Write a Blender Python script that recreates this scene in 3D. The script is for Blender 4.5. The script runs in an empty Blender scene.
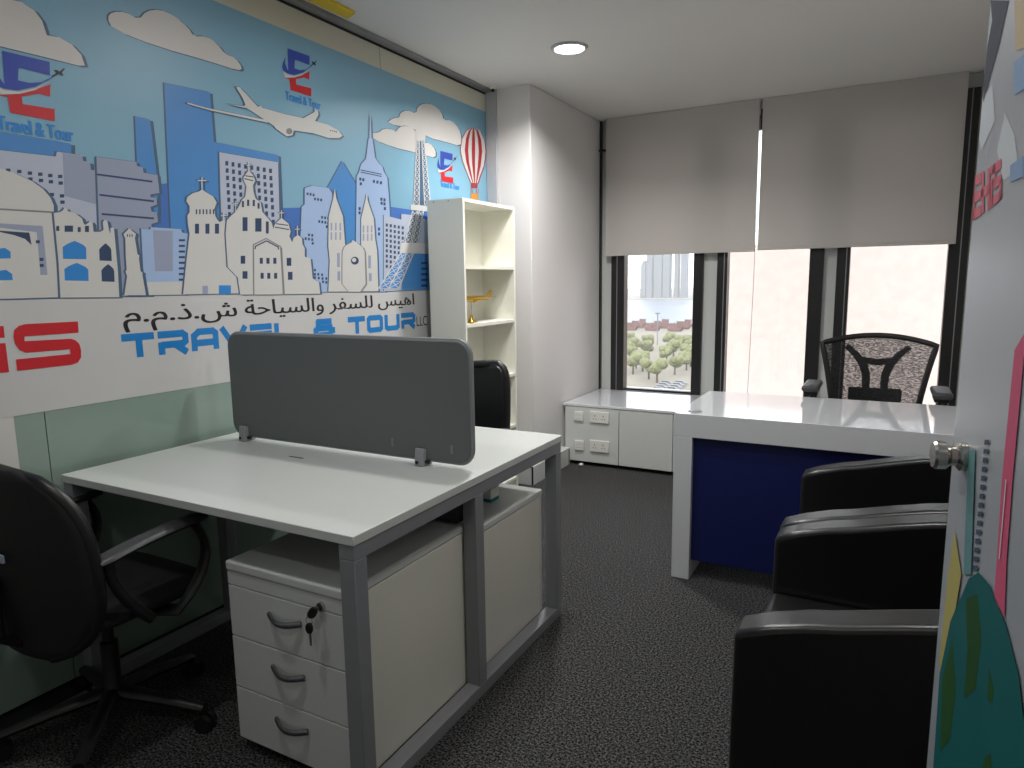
import bpy, bmesh, math, random
from mathutils import Vector, Matrix
random.seed(7)
SC = bpy.context.scene
COL = SC.collection
PI = math.pi

# ------------------------------------------------------------------ camera
CAM = Vector((0.0, 0.0, 1.35))
FPX = 683.1
def cam_axes(yaw=0.498889656, pitch=-0.148560907, roll=-0.0142947977):
    d = Vector((-math.sin(yaw)*math.cos(pitch), math.cos(yaw)*math.cos(pitch), math.sin(pitch)))
    r = d.cross(Vector((0, 0, 1))).normalized(); u = r.cross(d)
    return r*math.cos(roll)+u*math.sin(roll), u*math.cos(roll)-r*math.sin(roll), d
RX, UX, DX = cam_axes()
cd = bpy.data.cameras.new('camera'); cam = bpy.data.objects.new('camera', cd); COL.objects.link(cam)
m = Matrix.Identity(4)
for i in range(3):
    m[i][0] = RX[i]; m[i][1] = UX[i]; m[i][2] = -DX[i]; m[i][3] = CAM[i]
cam.matrix_world = m
cd.sensor_width = 36; cd.lens = FPX*36/1024; cd.clip_start = 0.02; cd.clip_end = 6000
SC.camera = cam

# ------------------------------------------------------------------ light and exposure
SC.view_settings.view_transform = 'Standard'; SC.view_settings.look = 'None'
SC.view_settings.gamma = 1; SC.view_settings.use_curve_mapping = False
SC.view_settings.exposure = 0.0
SKY = 3.5; SUN = 1.0; LAMP = 1.0
w = bpy.data.worlds.new('world'); SC.world = w; w.use_nodes = True
bg = w.node_tree.nodes['Background']; bg.inputs[0].default_value = (0.93, 0.95, 1.0, 1); bg.inputs[1].default_value = SKY
sl = bpy.data.lights.new('sun', 'SUN'); sl.energy = SUN; sl.angle = 0.01; sl.color = (1, 0.95, 0.88)
sun = bpy.data.objects.new('sun', sl); COL.objects.link(sun)
sun.rotation_euler = Vector((0.55, 0.62, -0.75)).to_track_quat('-Z', 'Y').to_euler()

# ------------------------------------------------------------------ materials
def lin(c):
    c = c/255
    return c/12.92 if c <= 0.04045 else ((c+0.055)/1.055)**2.4
def L(rgb): return (lin(rgb[0]), lin(rgb[1]), lin(rgb[2]), 1)
def mat(name, rgb, rough=0.5, metal=0.0, var=0.04, scale=30, bump=0.0, bscale=None, spec=None, coat=0.0, emit=None, detail=2):
    mt = bpy.data.materials.new(name); mt.use_nodes = True
    nt = mt.node_tree; b = nt.nodes['Principled BSDF']
    b.inputs['Roughness'].default_value = rough; b.inputs['Metallic'].default_value = metal
    if spec is not None: b.inputs['Specular IOR Level'].default_value = spec
    if coat: b.inputs['Coat Weight'].default_value = coat; b.inputs['Coat Roughness'].default_value = 0.05
    tc = nt.nodes.new('ShaderNodeTexCoord')
    nz = nt.nodes.new('ShaderNodeTexNoise'); nz.inputs['Scale'].default_value = scale; nz.inputs['Detail'].default_value = detail
    nt.links.new(tc.outputs['Object'], nz.inputs['Vector'])
    mx = nt.nodes.new('ShaderNodeMix'); mx.data_type = 'RGBA'
    c = L(rgb)
    mx.inputs[6].default_value = tuple(x*(1-var) for x in c[:3])+(1,)
    mx.inputs[7].default_value = tuple(min(1, x*(1+var)) for x in c[:3])+(1,)
    nt.links.new(nz.outputs['Fac'], mx.inputs[0]); nt.links.new(mx.outputs[2], b.inputs['Base Color'])
    if bump:
        n2 = nt.nodes.new('ShaderNodeTexNoise'); n2.inputs['Scale'].default_value = bscale or scale; n2.inputs['Detail'].default_value = 3
        nt.links.new(tc.outputs['Object'], n2.inputs['Vector'])
        bp = nt.nodes.new('ShaderNodeBump'); bp.inputs['Strength'].default_value = bump; bp.inputs['Distance'].default_value = 0.002
        nt.links.new(n2.outputs['Fac'], bp.inputs['Height']); nt.links.new(bp.outputs['Normal'], b.inputs['Normal'])
    if emit:
        b.inputs['Emission Color'].default_value = (1, 0.97, 0.92, 1); b.inputs['Emission Strength'].default_value = emit
    return mt

M = {}
M['paint'] = mat('wall_paint', (231, 226, 221), 0.55, var=0.015, scale=3, bump=0.08, bscale=180)
M['pillar'] = mat('pillar_paint', (222, 219, 217), 0.5, var=0.015, scale=3, bump=0.08, bscale=180)
M['ceiling'] = mat('ceiling_paint', (222, 219, 214), 0.7, var=0.012, scale=2)
M['alu'] = mat('grey_aluminium', (150, 152, 155), 0.35, 0.6, 0.03, 20)
M['paleal'] = mat('pale_window_pier', (200, 203, 200), 0.45, 0.0, 0.02, 10)
M['palegrey'] = mat('pale_grey_profile', (180, 182, 187), 0.4)
M['black'] = mat('black_frame', (30, 29, 30), 0.35, 0.0, 0.06, 20)
M['gasket'] = mat('black_gasket', (12, 12, 12), 0.6)
M['blind'] = mat('blind_fabric', (222, 217, 212), 0.85, 0.0, 0.05, 420, 0.2, 500)
M['whitelam'] = mat('white_laminate', (202, 205, 202), 0.35, 0, 0.012, 60)
M['whitegloss'] = mat('white_gloss', (214, 216, 220), 0.06, 0, 0.01, 6, coat=0.5)
M['cream'] = mat('cream_laminate', (216, 215, 203), 0.4, 0, 0.012, 40)
M['shelfw'] = mat('shelf_white', (232, 231, 220), 0.4, 0, 0.01, 20)
M['steel'] = mat('grey_desk_steel', (136, 138, 142), 0.4, 0.1, 0.03, 40)
M['darkpanel'] = mat('dark_tray', (48, 50, 53), 0.5)
M['screen'] = mat('screen_fabric', (102, 107, 107), 0.9, 0, 0.07, 700, 0.25, 900)
M['piping'] = mat('screen_edge', (128, 132, 134), 0.5)
M['clamp'] = mat('grey_clamp', (150, 152, 156), 0.35, 0.1)
M['navy'] = mat('navy_panel', (14, 24, 84), 0.4, 0, 0.03, 8)
M['leather'] = mat('black_leather', (22, 21, 23), 0.3, 0, 0.1, 40, 0.12, 260)
M['plastic'] = mat('black_plastic', (20, 20, 21), 0.4, 0, 0.06, 30)
M['armpad'] = mat('charcoal_pad', (52, 53, 56), 0.42, 0, 0.05, 40)
M['fabric'] = mat('black_fabric', (16, 16, 18), 0.85, 0, 0.15, 300, 0.3, 500)
M['chrome'] = mat('brushed_steel', (190, 186, 178), 0.22, 1.0, 0.04, 60)
M['handle'] = mat('satin_handle', (128, 130, 134), 0.3, 0.8)
M['gold'] = mat('gold_metal', (196, 158, 62), 0.28, 0.9, 0.06, 60)
M['yellow'] = mat('yellow_plastic', (222, 190, 26), 0.5)
M['white'] = mat('white_plastic', (222, 222, 216), 0.4)
M['teal'] = mat('teal_card', (34, 126, 128), 0.5)
M['hole'] = mat('dark_slot', (28, 28, 30), 0.6)
M['lamp'] = mat('lamp_diffuser', (255, 250, 240), 0.5, emit=14)
M['lampring'] = mat('lamp_ring', (196, 194, 198), 0.3, 0.3)
M['paleblue'] = mat('pale_blue_highlight', (150, 165, 180), 0.5)

def carpet():
    mt = mat('carpet', (60, 60, 62), 0.95, spec=0.1); nt = mt.node_tree; b = nt.nodes['Principled BSDF']
    tc = nt.nodes.new('ShaderNodeTexCoord'); n = nt.nodes.new('ShaderNodeTexNoise')
    n.inputs['Scale'].default_value = 140; n.inputs['Detail'].default_value = 2.5; n.inputs['Roughness'].default_value = 0.75
    nt.links.new(tc.outputs['Object'], n.inputs['Vector'])
    rp = nt.nodes.new('ShaderNodeValToRGB'); e = rp.color_ramp.elements
    e[0].position = 0.43; e[0].color = (0.004, 0.004, 0.005, 1); e[1].position = 0.64; e[1].color = (0.135, 0.133, 0.133, 1)
    nt.links.new(n.outputs['Fac'], rp.inputs['Fac']); nt.links.new(rp.outputs['Color'], b.inputs['Base Color'])
    bp = nt.nodes.new('ShaderNodeBump'); bp.inputs['Strength'].default_value = 0.7; bp.inputs['Distance'].default_value = 0.004
    nt.links.new(n.outputs['Fac'], bp.inputs['Height']); nt.links.new(bp.outputs['Normal'], b.inputs['Normal'])
    return mt
M['carpet'] = carpet()

def translucent(mt, col, fac):
    nt = mt.node_tree; b = nt.nodes['Principled BSDF']; o = nt.nodes['Material Output']
    t = nt.nodes.new('ShaderNodeBsdfTranslucent'); t.inputs[0].default_value = L(col)
    mx = nt.nodes.new('ShaderNodeMixShader'); mx.inputs[0].default_value = fac
    nt.links.new(b.outputs[0], mx.inputs[1]); nt.links.new(t.outputs[0], mx.inputs[2]); nt.links.new(mx.outputs[0], o.inputs[0])
translucent(M['blind'], (200, 194, 190), 0.25)

def glass_pane():
    mt = bpy.data.materials.new('window_glass'); mt.use_nodes = True; nt = mt.node_tree
    for n in list(nt.nodes): nt.nodes.remove(n)
    o = nt.nodes.new('ShaderNodeOutputMaterial'); t = nt.nodes.new('ShaderNodeBsdfTransparent'); g = nt.nodes.new('ShaderNodeBsdfGlossy')
    t.inputs[0].default_value = (0.97, 0.985, 0.98, 1); g.inputs['Roughness'].default_value = 0.01
    f = nt.nodes.new('ShaderNodeFresnel'); f.inputs[0].default_value = 1.3
    mx = nt.nodes.new('ShaderNodeMixShader')
    nt.links.new(f.outputs[0], mx.inputs[0]); nt.links.new(t.outputs[0], mx.inputs[1]); nt.links.new(g.outputs[0], mx.inputs[2]); nt.links.new(mx.outputs[0], o.inputs[0])
    return mt
M['glass'] = glass_pane()

def mesh_fabric():
    mt = bpy.data.materials.new('mesh_weave'); mt.use_nodes = True; nt = mt.node_tree
    b = nt.nodes['Principled BSDF']; b.inputs['Base Color'].default_value = (0.012, 0.011, 0.012, 1); b.inputs['Roughness'].default_value = 0.7
    o = nt.nodes['Material Output']; t = nt.nodes.new('ShaderNodeBsdfTransparent'); mx = nt.nodes.new('ShaderNodeMixShader')
    tc = nt.nodes.new('ShaderNodeTexCoord'); mp = nt.nodes.new('ShaderNodeMapping'); mp.inputs['Scale'].default_value = (70, 1, 300)
    n = nt.nodes.new('ShaderNodeTexNoise'); n.inputs['Scale'].default_value = 1.0; n.inputs['Detail'].default_value = 1
    rp = nt.nodes.new('ShaderNodeValToRGB'); rp.color_ramp.elements[0].position = 0.47; rp.color_ramp.elements[1].position = 0.58
    rp.color_ramp.elements[0].color = (0.9, 0.9, 0.9, 1)
    rp.color_ramp.elements[1].color = (0.66, 0.66, 0.66, 1)
    nt.links.new(tc.outputs['Object'], mp.inputs[0]); nt.links.new(mp.outputs[0], n.inputs['Vector']); nt.links.new(n.outputs['Fac'], rp.inputs[0])
    nt.links.new(rp.outputs[0], mx.inputs[0]); nt.links.new(t.outputs[0], mx.inputs[1]); nt.links.new(b.outputs[0], mx.inputs[2]); nt.links.new(mx.outputs[0], o.inputs[0])
    return mt
M['weave'] = mesh_fabric()

# ------------------------------------------------------------------ mesh helpers
class MB:
    def __init__(s): s.bm = bmesh.new()
    def face_ids(s, n0, mi):
        s.bm.faces.ensure_lookup_table()
        for f in s.bm.faces[n0:]: f.material_index = mi
    def box(s, x0, x1, y0, y1, z0, z1, mi=0, mtx=None):
        n0 = len(s.bm.faces)
        v = [s.bm.verts.new(((mtx @ Vector(p)) if mtx else Vector(p))) for p in
             [(x0,y0,z0),(x1,y0,z0),(x1,y1,z0),(x0,y1,z0),(x0,y0,z1),(x1,y0,z1),(x1,y1,z1),(x0,y1,z1)]]
        for q in [(3,2,1,0),(4,5,6,7),(0,1,5,4),(1,2,6,5),(2,3,7,6),(3,0,4,7)]:
            s.bm.faces.new([v[i] for i in q])
        s.face_ids(n0, mi); return s
    def prism(s, pts, axis, a, b, mi=0):
        """closed 2D outline extruded along axis ('x','y','z') from a to b"""
        n0 = len(s.bm.faces)
        def P(p, t):
            return {'x': (t, p[0], p[1]), 'y': (p[0], t, p[1]), 'z': (p[0], p[1], t)}[axis]
        va = [s.bm.verts.new(P(p, a)) for p in pts]; vb = [s.bm.verts.new(P(p, b)) for p in pts]
        n = len(pts)
        s.bm.faces.new(va); s.bm.faces.new(vb[::-1])
        for i in range(n):
            s.bm.faces.new([va[i], vb[i], vb[(i+1) % n], va[(i+1) % n]])
        s.face_ids(n0, mi); return s
    def tube(s, pts, r, seg=10, mi=0, flat=None):
        """swept round (or flattened, flat=(ru,rv)) bar along a polyline; r number or list"""
        n0 = len(s.bm.faces)
        pts = [Vector(p) for p in pts]; rings = []
        ref = None
        for i, p in enumerate(pts):
            t = (pts[min(i+1, len(pts)-1)]-pts[max(i-1, 0)]).normalized()
            if ref is None:
                ref = Vector((0, 0, 1)) if abs(t.z) < 0.9 else Vector((1, 0, 0))
            a = t.cross(ref)
            if a.length < 1e-4: a = t.cross(Vector((0, 1, 0)))
            a.normalize(); b = a.cross(t).normalized()
            ref = b
            rr = r[i] if isinstance(r, (list, tuple)) else r
            ru, rv = (rr*flat[0], rr*flat[1]) if flat else (rr, rr)
            rings.append([s.bm.verts.new(p+a*ru*math.cos(2*PI*k/seg)+b*rv*math.sin(2*PI*k/seg)) for k in range(seg)])
        for i in range(len(rings)-1):
            for k in range(seg):
                s.bm.faces.new([rings[i][k], rings[i][(k+1) % seg], rings[i+1][(k+1) % seg], rings[i+1][k]])
        s.bm.faces.new(rings[0][::-1]); s.bm.faces.new(rings[-1])
        s.face_ids(n0, mi); return s
    def lathe(s, prof, c=(0,0,0), axis='z', seg=32, mi=0):
        n0 = len(s.bm.faces); rings = []
        for r, h in prof:
            ring = []
            for k in range(seg):
                a = 2*PI*k/seg; u, v = r*math.cos(a), r*math.sin(a)
                p = {'z': (u, v, h), 'x': (h, u, v), 'y': (v, h, u)}[axis]
                ring.append(s.bm.verts.new(Vector(p)+Vector(c)))
            rings.append(ring)
        for i in range(len(rings)-1):
            for k in range(seg):
                s.bm.faces.new([rings[i][k], rings[i][(k+1) % seg], rings[i+1][(k+1) % seg], rings[i+1][k]])
        s.bm.faces.new(rings[0][::-1]); s.bm.faces.new(rings[-1])
        s.face_ids(n0, mi); return s
    def poly(s, pts, mi=0):
        n0 = len(s.bm.faces); s.bm.faces.new([s.bm.verts.new(p) for p in pts]); s.face_ids(n0, mi); return s
    def grid(s, fn, nu, nv, mi=0):
        n0 = len(s.bm.faces)
        g = [[s.bm.verts.new(fn(i/nu, j/nv)) for j in range(nv+1)] for i in range(nu+1)]
        for i in range(nu):
            for j in range(nv): s.bm.faces.new([g[i][j], g[i+1][j], g[i+1][j+1], g[i][j+1]])
        s.face_ids(n0, mi); return s
    def build(s, name, mats, parent=None, bevel=0, smooth=False, solid=0, sub=0, seg=2):
        bmesh.ops.recalc_face_normals(s.bm, faces=s.bm.faces[:]) if not solid else None
        me = bpy.data.meshes.new(name); s.bm.to_mesh(me); s.bm.free()
        for mm in (mats if isinstance(mats, list) else [mats]): me.materials.append(mm)
        o = bpy.data.objects.new(name, me); COL.objects.link(o)
        if parent: o.parent = parent
        if solid:
            md = o.modifiers.new('solid', 'SOLIDIFY'); md.thickness = solid; md.offset = 0
        if bevel:
            md = o.modifiers.new('bevel', 'BEVEL'); md.width = bevel; md.segments = seg; md.limit_method = 'ANGLE'; md.angle_limit = math.radians(40)
        if sub:
            md = o.modifiers.new('sub', 'SUBSURF'); md.levels = sub; md.render_levels = sub
        if smooth or bevel:
            for p in me.polygons: p.use_smooth = True
            try:
                me.set_sharp_from_angle(angle=math.radians(40))
            except Exception: pass
        return o

def empty(name, loc=(0,0,0), rz=0):
    o = bpy.data.objects.new(name, None); COL.objects.link(o); o.location = loc; o.rotation_euler = (0,0,rz); o.empty_display_size = 0.1
    return o
def tag(o, label, cat, group=None, kind=None):
    o['label'] = label; o['category'] = cat
    if group: o['group'] = group
    if kind: o['kind'] = kind
    return o
def struct(o): o['kind'] = 'structure'; return o
def copy_tree(o, parent=None):
    c = o.copy(); COL.objects.link(c)
    if parent: c.parent = parent
    for ch in list(o.children): copy_tree(ch, c)
    return c

# ------------------------------------------------------------------ room shell
H = 2.59; XL = -2.38; XR = 0.63; YW = 5.32; YF = -1.3; XS = -2.06; YP = 4.075
struct(MB().box(XL-0.15, XR+0.15, YF-0.1, YW+0.25, -0.12, 0).build('floor', M['carpet']))
struct(MB().box(XL-0.15, XR+0.15, YF-0.1, YW+0.25, H, H+0.12).build('ceiling', M['ceiling']))
struct(MB().box(XR, XR+0.12, YF-0.1, YW+0.25, 0, H).build('wall_right', M['paint']))
struct(MB().box(XL-0.15, XR+0.12, YF-0.12, YF, 0, H).build('wall_front', M['paint']))
# pillar + side wall by the window (one masonry return)
struct(MB().box(XL-0.12, XS, YP, YW+0.25, 0, H).build('wall_pillar', M['pillar'], bevel=0.004))

# glass partition on the left
def frosted():
    mt = mat('frosted_glass', (138, 158, 148), 0.16, 0, 0.02, 4, coat=0.3); return mt
M['frost'] = frosted()
M['film'] = mat('cream_film', (206, 204, 188), 0.4, 0, 0.015, 6)
M['whitefilm'] = mat('white_film', (206, 206, 200), 0.35, 0, 0.015, 6)
wl = struct(empty('wall_left', (XL, 0, 0)))
ys = [YF, -0.58, 1.19, 2.985, YP]
for a, b in zip(ys[:-1], ys[1:]):
    MB().box(-0.012, 0, a+0.0015, b-0.0015, 0.02, H-0.025).build('glass_panel', M['frost'], wl)
MB().box(-0.1, -0.06, YF, YP, 0, H).build('backing_panel', M['whitefilm'], wl)
MB().box(0.0002, 0.0006, YF, 0.86, 0.42, 0.955).box(0.0002, 0.0006, 0.86, 1.10, 0.42, 0.955).build('white_film', M['whitefilm'], wl)
for i, (a, b) in enumerate(zip(ys[:-1], ys[1:])):
    MB().box(0.0002, 0.0007, a+0.0015, b-0.0015, 2.44, H-0.028).build('top_film', M['film'], wl)
MB().box(-0.05, 0.006, YF, YP, H-0.026, H-0.018).build('gasket', M['gasket'], wl)
MB().box(-0.02, 0.006, YP-0.012, YP-0.004, 0.0, H-0.02).build('gasket', M['gasket'], wl)
struct(MB().box(XL-0.05, XL+0.055, YF, YP, H-0.018, H-0.002).build('trim_1', M['alu']))
struct(MB().box(XL+0.004, XL+0.078, YP-0.022, YP, 0.0, H).build('trim_2', M['palegrey']))
struct(MB().box(XL+0.001, XL+0.095, YF, 1.17, 0, 0.012, 0).box(XL+0.095, XL+0.115, YF, 1.17, 0, 0.014, 1).build('trim_3', [M['plastic'], M['alu']]))

# floor trunking along pillar and side wall
bb = struct(MB().prism([(XL+0.02, 3.934), (-1.994, 3.934), (-1.994, 4.548), (XS-0.001, 4.548), (XS-0.001, YP-0.001), (XL+0.02, YP-0.001)], 'z', 0.001, 0.13).build('baseboard_left', M['whitelam'], bevel=0.003))
MB().box(-2.004, -1.9925, 3.9325, 3.9365, 0.006, 0.128).box(-2.35, -1.9945, 3.9325, 3.9345, 0.122, 0.1305).box(-1.998, -1.9925, 4.52, 4.532, 0.02, 0.118).build('cable_gap', M['hole'], bb)

# ------------------------------------------------------------------ window wall
ZS, ZT = 0.455, 2.50
struct(MB().box(XS-0.05, XR+0.1, YW, YW+0.2, 0, ZS).build('wall_back', M['paint']))
struct(MB().box(XS-0.05, XR+0.1, YW, YW+0.2, ZT, H).build('wall_back_lintel', M['paleal']))
for nm, a, b in (('trim_4', -2.046, -1.955), ('trim_5', -1.226, -1.12), ('trim_6', -0.393, -0.31), ('trim_7', 0.446, XR)):
    struct(MB().box(a, b, YW, YW+0.2, ZS, ZT).build(nm, M['paleal']))
struct(MB().box(XS, -2.046, YW-0.03, YW+0.2, ZS, H).build('trim_8', M['black']))
def window(name, x0, g0, g1, x1, splitL=None, splitR=None):
    r = struct(empty(name, ((x0+x1)/2, YW, ZS))); ox = -(x0+x1)/2
    f = MB()
    f.box(x0+ox, g0+ox, -0.035, 0.06, 0, ZT-ZS).box(g1+ox, x1+ox, -0.035, 0.06, 0, ZT-ZS)
    f.box(g0+ox, g1+ox, 0.0, 0.06, 0, 0.018).box(g0+ox, g1+ox, 0.0, 0.06, ZT-ZS-0.1, ZT-ZS)
    f.build('window_frame', M['black'], r, bevel=0.003)
    for sx in (splitL, splitR):
        if sx is not None: MB().box(sx+ox-0.003, sx+ox+0.003, -0.038, -0.03, 0.0, ZT-ZS).build('frame_bead', M['alu'], r)
    MB().box(g0+ox-0.005, g1+ox+0.005, 0.024, 0.032, 0.012, ZT-ZS-0.09).build('pane', M['glass'], r)
window('window_1', -1.955, -1.845, -1.295, -1.226, -1.905)
window('window_2', -1.12, -1.045, -0.484, -0.393, -1.068)
window('window_3', -0.31, -0.228, 0.339, 0.446, -0.25, 0.405)
struct(MB().box(XR-0.16, XR-0.001, YW-0.12, YW-0.001, 0, H).build('wall_right_return', M['paint']))

# roller blinds
def blind(x0, x1, zb, label):
    yb = YW-0.085
    r = tag(empty('roller_blind', ((x0+x1)/2, yb, H-0.05)), label, 'roller blind', 'roller blinds over the windows')
    hw = (x1-x0)/2; dz = zb-(H-0.05)
    MB().box(-hw, hw, -0.0015, 0.0015, dz+0.02, 0.048).build('blind_fabric', M['blind'], r)
    MB().box(-hw, hw, -0.006, 0.006, dz, dz+0.024).build('bottom_bar', M['blind'], r, bevel=0.004)
    MB().lathe([(0.03, -hw+0.004), (0.03, hw-0.004)], (0, 0.035, 0.012), 'x', 20).build('roller_tube', M['blind'], r, smooth=True)
    return r
b1 = blind(-1.985, -0.848, 1.540, 'left grey roller blind half lowered next to the white pillar wall')
b2 = blind(-0.828, 0.372, 1.548, 'right grey roller blind half lowered above the mesh chair')
MB().tube([(-0.612, -0.004, 0.02), (-0.618, -0.004, -1.2), (-0.632, -0.004, -2.07)], 0.0018, 6).build('pull_cord', M['alu'], b2)
MB().box(-0.6105, -0.585, 0.0, 0.02, -0.09, -0.02).build('end_bracket', M['black'], b2)
MB().box(-0.63, -0.578, 0.0, 0.02, -0.19, -0.175).box(-0.578-0.03, -0.578-0.02, -0.0, 0.01, -0.19, -0.17).build('end_bracket', M['black'], b1)

# ------------------------------------------------------------------ mural on the glass (flat printed vinyl)
def ray(px, py): return RX*((px-512)/FPX)-UX*((py-384)/FPX)+DX
def wallpt(px, py):                      # where a traced point of the print lies on the partition: (y, z)
    v = ray(px, py); t = (XL-CAM.x)/v.x
    return (CAM.y+v.y*t, CAM.z+v.z*t)
def T(sc, ox, oy, pts): return [wallpt(ox+x/sc, oy+y/sc) for x, y in pts]
def pm(name, rgb): return mat('print_'+name, rgb, 0.42, 0, 0.02, 8)
INK = dict(sky=pm('sky', (126, 172, 196)), cloud=pm('cloud', (206, 203, 200)), white=pm('paper', (204, 203, 200)), edge=pm('edge', (70, 96, 124)),
           gedge=pm('grey_edge', (128, 128, 130)), band=pm('band', (198, 198, 198)), blue=pm('blue', (72, 136, 200)), deep=pm('deep_blue', (68, 112, 186)),
           slate=pm('slate', (150, 158, 182)), lav=pm('lavender', (160, 184, 220)), pale=pm('pale', (178, 186, 204)), dark=pm('dark', (44, 66, 100)),
           black=pm('black', (26, 26, 28)), red=pm('red', (196, 32, 42)), dred=pm('crimson', (166, 22, 36)), navy=pm('navy', (48, 72, 168)),
           text=pm('text_blue', (24, 124, 196)), sub=pm('sub_blue', (44, 132, 206)), orange=pm('orange', (206, 140, 52)), maroon=pm('maroon', (150, 44, 54)))
mural = tag(empty('wall_mural', (XL, 2.3, 0.95)), 'blue printed skyline mural with travel company lettering covering the left glass wall', 'mural')
LAY = [0]
def flat(name, shapes, ink, off=None, base=None, edge=None):
    """printed shapes (lists of wall points) as one flat part; edge = ink of the drop shadow printed as a dark rim"""
    LAY[0] += 1
    x = 0.0012+LAY[0]*0.00012
    mb = MB(); P = lambda p, dy=0, dz=0, dx=0: (x+dx, p[0]+dy-2.3, p[1]+dz-0.95)
    mats = []
    def add(shp, k, dy=0, dz=0, dx=0.0):
        if k not in mats: mats.append(k)
        mb.poly([P(p, dy, dz, dx) for p in shp], mats.index(k))
    for item in shapes:
        shp, k = item if isinstance(item, tuple) else (item, ink)
        if edge and k == ink:
            add(shp, edge, 0.012, -0.003, -0.00003)  # offset dark copies: the artwork's own drop shadows, printed in colour
            add(shp, edge, -0.007, 0.001, -0.000025)
    for j, item in enumerate(shapes):
        shp, k = item if isinstance(item, tuple) else (item, ink)
        add(shp, k, 0, 0, j*0.0000012)
    return mb.build(name, [INK[k] for k in mats], mural)
def rect(cx, cy, w_, h_): return [(cx-w_/2, cy-h_/2), (cx+w_/2, cy-h_/2), (cx+w_/2, cy+h_/2), (cx-w_/2, cy+h_/2)]
def circ(cx, cy, rx, ry, n=16): return [(cx+rx*math.cos(2*PI*i/n), cy+ry*math.sin(2*PI*i/n)) for i in range(n)]
def bar(a, b, wd):
    dx, dy = b[0]-a[0], b[1]-a[1]; l = math.hypot(dx, dy) or 1; nx, ny = -dy/l*wd/2, dx/l*wd/2
    return [(a[0]+nx, a[1]+ny), (b[0]+nx, b[1]+ny), (b[0]-nx, b[1]-ny), (a[0]-nx, a[1]-ny)]
def smooth(pts, it=2):
    for _ in range(it):
        q = []
        for i in range(len(pts)):
            a, b = pts[i], pts[(i+1) % len(pts)]
            q += [(a[0]*.75+b[0]*.25, a[1]*.75+b[1]*.25), (a[0]*.25+b[0]*.75, a[1]*.25+b[1]*.75)]
        pts = q
    return pts

Y0, Y1 = -0.9, YP-0.014
flat('sky', [[(Y0, 1.315), (Y1, 1.315), (Y1, 2.455), (Y0, 2.455)]], 'sky')
flat('white_band', [[(Y0, 0.955), (Y1, 0.955), (Y1, 1.316), (Y0, 1.316)]], 'band')
I = lambda pts: T(1, 0, 0, pts)
# far blue silhouettes
flat('skyline_silhouette', [I([(0, 205), (100, 190), (170, 183), (282, 208), (385, 206), (440, 214), (486, 222), (486, 287.5), (0, 297.5)])], 'deep')
flat('blue_tower', [I([(134.7, 116.5), (149.8, 119.9), (156.5, 175), (158, 215), (139, 215)])], 'blue', edge='edge')
flat('blue_tower', [I([(164, 83), (209.7, 92.5), (213.6, 142), (278.5, 155.5), (281, 215), (281, 260), (172, 260)])], 'blue', edge='edge')
flat('blue_tower', [I([(-20, 128), (71, 144), (71, 160), (-20, 160)])], 'blue', edge='edge')
flat('pointed_tower', [T(4.264, 300, 120, [(178, 175), (245, 285), (245, 620), (150, 620), (110, 300)])], 'blue', edge='edge')
# clouds
flat('cloud', [smooth(T(3.838, 0, 0, [(410, 68), (430, 46), (480, 46), (532, 76), (560, 43), (610, 36), (670, 62), (720, 105), (742, 140), (790, 140), (830, 165), (862, 208), (902, 222), (930, 262), (915, 272), (800, 235), (600, 178), (430, 112)]), 1)], 'cloud', edge='edge')
flat('cloud', [T(3.838, 0, 0, [(-80, -40), (0, -10), (80, 8), (130, 40), (160, 80), (178, 136), (225, 143), (275, 172), (310, 210), (324, 252), (300, 252), (190, 224), (0, 178), (-80, 160)])], 'cloud', edge='edge')
c6 = lambda p: T(6.985, 365, 90, p)
flat('cloud', [smooth(c6([(145, 235), (195, 195), (238, 195), (243, 160), (290, 140), (356, 166), (363, 118), (410, 92), (470, 100), (535, 155), (545, 212), (600, 210), (655, 268), (672, 330), (668, 395), (560, 362), (440, 332), (350, 270)]), 1)], 'cloud', edge='edge')
flat('cloud', [smooth(c6([(42, 300), (90, 300), (130, 268), (195, 278), (212, 296), (235, 260), (290, 248), (348, 280), (400, 370), (450, 370), (492, 420), (490, 476), (420, 456), (340, 434), (200, 402), (55, 345)]), 1)], 'cloud', edge='edge')
# grey blocks on the left
c2 = lambda p: T(4.517, 0, 130, p)
def dots(fn, pts, w_, h_, ink='dark'): return [(fn(rect(x, y, w_, h_)), ink) for x, y in pts]
flat('office_block', [I([(-20, 148), (55.3, 156.6), (56.5, 151.7), (82, 155.5), (82.4, 161), (89.7, 162.8), (90.3, 169.9), (96.3, 171), (100.7, 232), (101, 296.5), (-20, 299)]),
     (I([(62, 153), (82, 156), (82.4, 161.5), (89.7, 163), (90.3, 170), (96.3, 171.5), (98, 205), (64, 196)]), 'slate')]
     + dots(c2, [(35, 182), (85, 188), (133, 195), (180, 200), (225, 206), (270, 210), (135, 222), (183, 228), (228, 234), (272, 240), (232, 292), (278, 298), (280, 326)], 20, 15), 'pale', edge='edge')
c3 = lambda p: T(4.267, 0, 140, p)
flat('office_block', [I([(96, 157), (136, 162), (136.5, 166), (142.5, 167.7), (143, 172.8), (157, 175), (159, 193), (150, 194.5), (150, 197), (156, 198), (156.5, 204.5), (150, 207), (151, 211.5), (156.5, 212.7), (157.5, 222), (151, 224), (151, 296), (101, 296.5)])]
     + [(c3(bar(a, b, 8)), 'dark') for a, b in (((412, 147), (648, 178)), ((422, 234), (655, 262)), ((432, 316), (655, 335)))], 'slate', edge='edge')
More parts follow.
